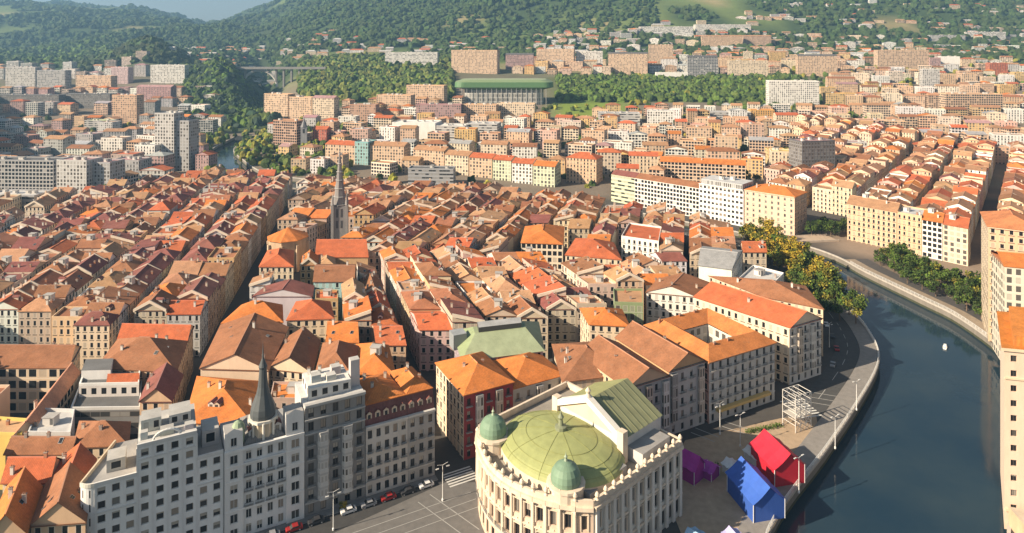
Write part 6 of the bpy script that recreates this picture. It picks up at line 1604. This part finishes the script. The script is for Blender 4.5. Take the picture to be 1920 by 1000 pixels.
# parked cars on the riverside road
def cars():
    def body(b, col):
        L_, w_ = 4.2, 1.75
        pr = [(-2.1, .35), (-2.1, .85), (-1.9, .95), (-1.05, 1.0), (-.5, 1.45), (.95, 1.45), (1.55, 1.0), (2.05, .9), (2.1, .4)]
        for s in (-1, 1): b.face([(x, s * w_ / 2, z) for x, z in (pr if s < 0 else pr[::-1])], 'metal_paint', col)
        for (x0, z0), (x1, z1) in zip(pr, pr[1:]): b.face([(x0, -w_ / 2, z0), (x0, w_ / 2, z0), (x1, w_ / 2, z1), (x1, -w_ / 2, z1)][::-1], 'window_glass' if (z0 != z1 and min(z0, z1) > .97) else 'metal_paint', (.03, .03, .03) if (z0 != z1 and min(z0, z1) > .97) else col)
        for s in (-1, 1): b.face([(-.9, s * .885, 1.0), (1.3, s * .885, 1.0), (.9, s * .885, 1.38), (-.45, s * .885, 1.38)], 'window_glass', (.03, .03, .03))
    wb = MB(); wb.tube((0, -.11, 0), (0, .11, 0), .33, .33, 'plaster', (.02, .02, .02), 12); wb.face([(.2 * math.cos(k * .7854), -.115, .2 * math.sin(k * .7854)) for k in range(8)], 'metal_paint', (.5, .5, .5)); wm = wb.mesh('wheel')
    for i, (Y, col, nm) in enumerate(((300, (.70, .70, .70), 'white'), (288, (.04, .04, .045), 'black'), (276, (.30, .02, .02), 'dark red'), (262, (.25, .26, .28), 'silver grey'))):
        a, b_ = (lbx(Y) - 17.2, Y), (lbx(Y + 3) - 17.2, Y + 3); yaw = math.atan2(3, b_[0] - a[0]); x, y = a
        t = thing('parked_car', f'{nm} car parked along the riverside street below the long cream house', 'car', (x, y, 0), 'cars parked on the riverside street')
        bb = MB(); body(bb, col); put('body', bb.mesh('body'), t, (x, y, 0), yaw); c, s = math.cos(yaw), math.sin(yaw)
        for u in (-1.3, 1.3):
            for v in (-.82, .82): put('wheel', wm, t, (x + c * u - s * v, y + s * u + c * v, .33), yaw)
cars()
def street_cars():
    wm = bpy.data.objects['wheel'].data; src = [o.data for o in bpy.data.objects if o.name.startswith('body')]
    for i in range(9):
        s = 4 + i * 5.6 + (3 if i > 4 else 0); x, y = L(s, -3.7); t = thing('parked_car', f'{("white", "black", "dark red", "grey")[i % 4]} car parked in the shaded street below the hotel row, {ORD[i]} from the corner', 'car', (x, y, 0), 'cars parked in the shaded street')
        yaw = math.atan2(UY, UX); put('body', src[i % 4], t, (x, y, 0), yaw); c, n = math.cos(yaw), math.sin(yaw)
        for u in (-1.3, 1.3):
            for v in (-.82, .82): put('wheel', wm, t, (x + c * u - n * v, y + n * u + c * v, .33), yaw)
street_cars()
def boat():
    x, y = P(1772, 652, -4); t = thing('motor_boat', 'small white boat on the river near the right bank trees', 'boat', (x, y, -4)); b = MB()
    st = [(-2.2, .75, 0), (-1, .85, 0), (.6, .8, .05), (1.6, .5, .12), (2.3, .03, .25)]; rows = []
    for u, w_, z in st: rows.append([(x + u * .6 - w_ * s * .8, y + u * .8 + w_ * s * .6, -4 + zz + z) for s, zz in ((1, .6), (.75, .05), (0, -.25), (-.75, .05), (-1, .6))])
    for r0, r1 in zip(rows, rows[1:]):
        for i in range(4): b.face([r0[i], r0[i + 1], r1[i + 1], r1[i]], 'metal_paint', (.75, .75, .74))
        b.face([r0[4], r0[0], r1[0], r1[4]], 'metal_paint', (.6, .58, .55))
    b.face(rows[0], 'metal_paint', (.7, .7, .7)); b.build('hull', t); b = MB(); b.box(x + .1, y + .15, -3.45, 1.5, 1.0, .75, .93, 'metal_paint', (.72, .72, .72), 'metal_paint', (.78, .78, .78)); b.build('cabin', t)
boat()
# bridge at the river bend
def bridge():
    a, b_ = (146, 427), (212, 437); t = thing('road_bridge', 'low pale road bridge crossing the river at the bend behind the yellow trees', 'bridge', (179, 432, 0)); d = Vector((b_[0] - a[0], b_[1] - a[1])); ln = d.length; yw = math.atan2(d.y, d.x)
    b = MB(); b.box(179, 432, -.9, ln, 13, 1.2, yw, 'stone', (.46, .36, .27)); b.build('deck', t)
    for s in (-1, 1): b = MB(); n = Vector((-d.y, d.x)) / ln * 6.3 * s; b.box(179 + n.x, 432 + n.y, .3, ln, .4, 1.0, yw, 'stone', (.5, .42, .34)); b.build('parapet', t)
    for k in (.3, .7): x, y = lerp2(a, b_, k); b = MB(); b.box(x, y, -6, 2.4, 13, 5.2, yw, 'stone', (.35, .3, .26)); b.build('pier', t)
bridge()

# ---------------------------------------------------------------- haze
hz = MB(); hz.box(0, 3300, -20, 15000, 7400, 900, 0, 'plaster', (1, 1, 1)); ob = hz.build('haze'); ob.data.materials.clear()
m = bpy.data.materials.new('haze_air'); m.use_nodes = True; t = m.node_tree; t.nodes.clear(); out = t.nodes.new('ShaderNodeOutputMaterial'); v = t.nodes.new('ShaderNodeVolumePrincipled')
v.inputs['Color'].default_value = (.34, .64, 1.0, 1); v.inputs['Density'].default_value = .00013; v.inputs['Anisotropy'].default_value = .2
t.links.new(v.outputs[0], out.inputs['Volume']); ob.data.materials.append(m); tag(ob, kind='stuff')
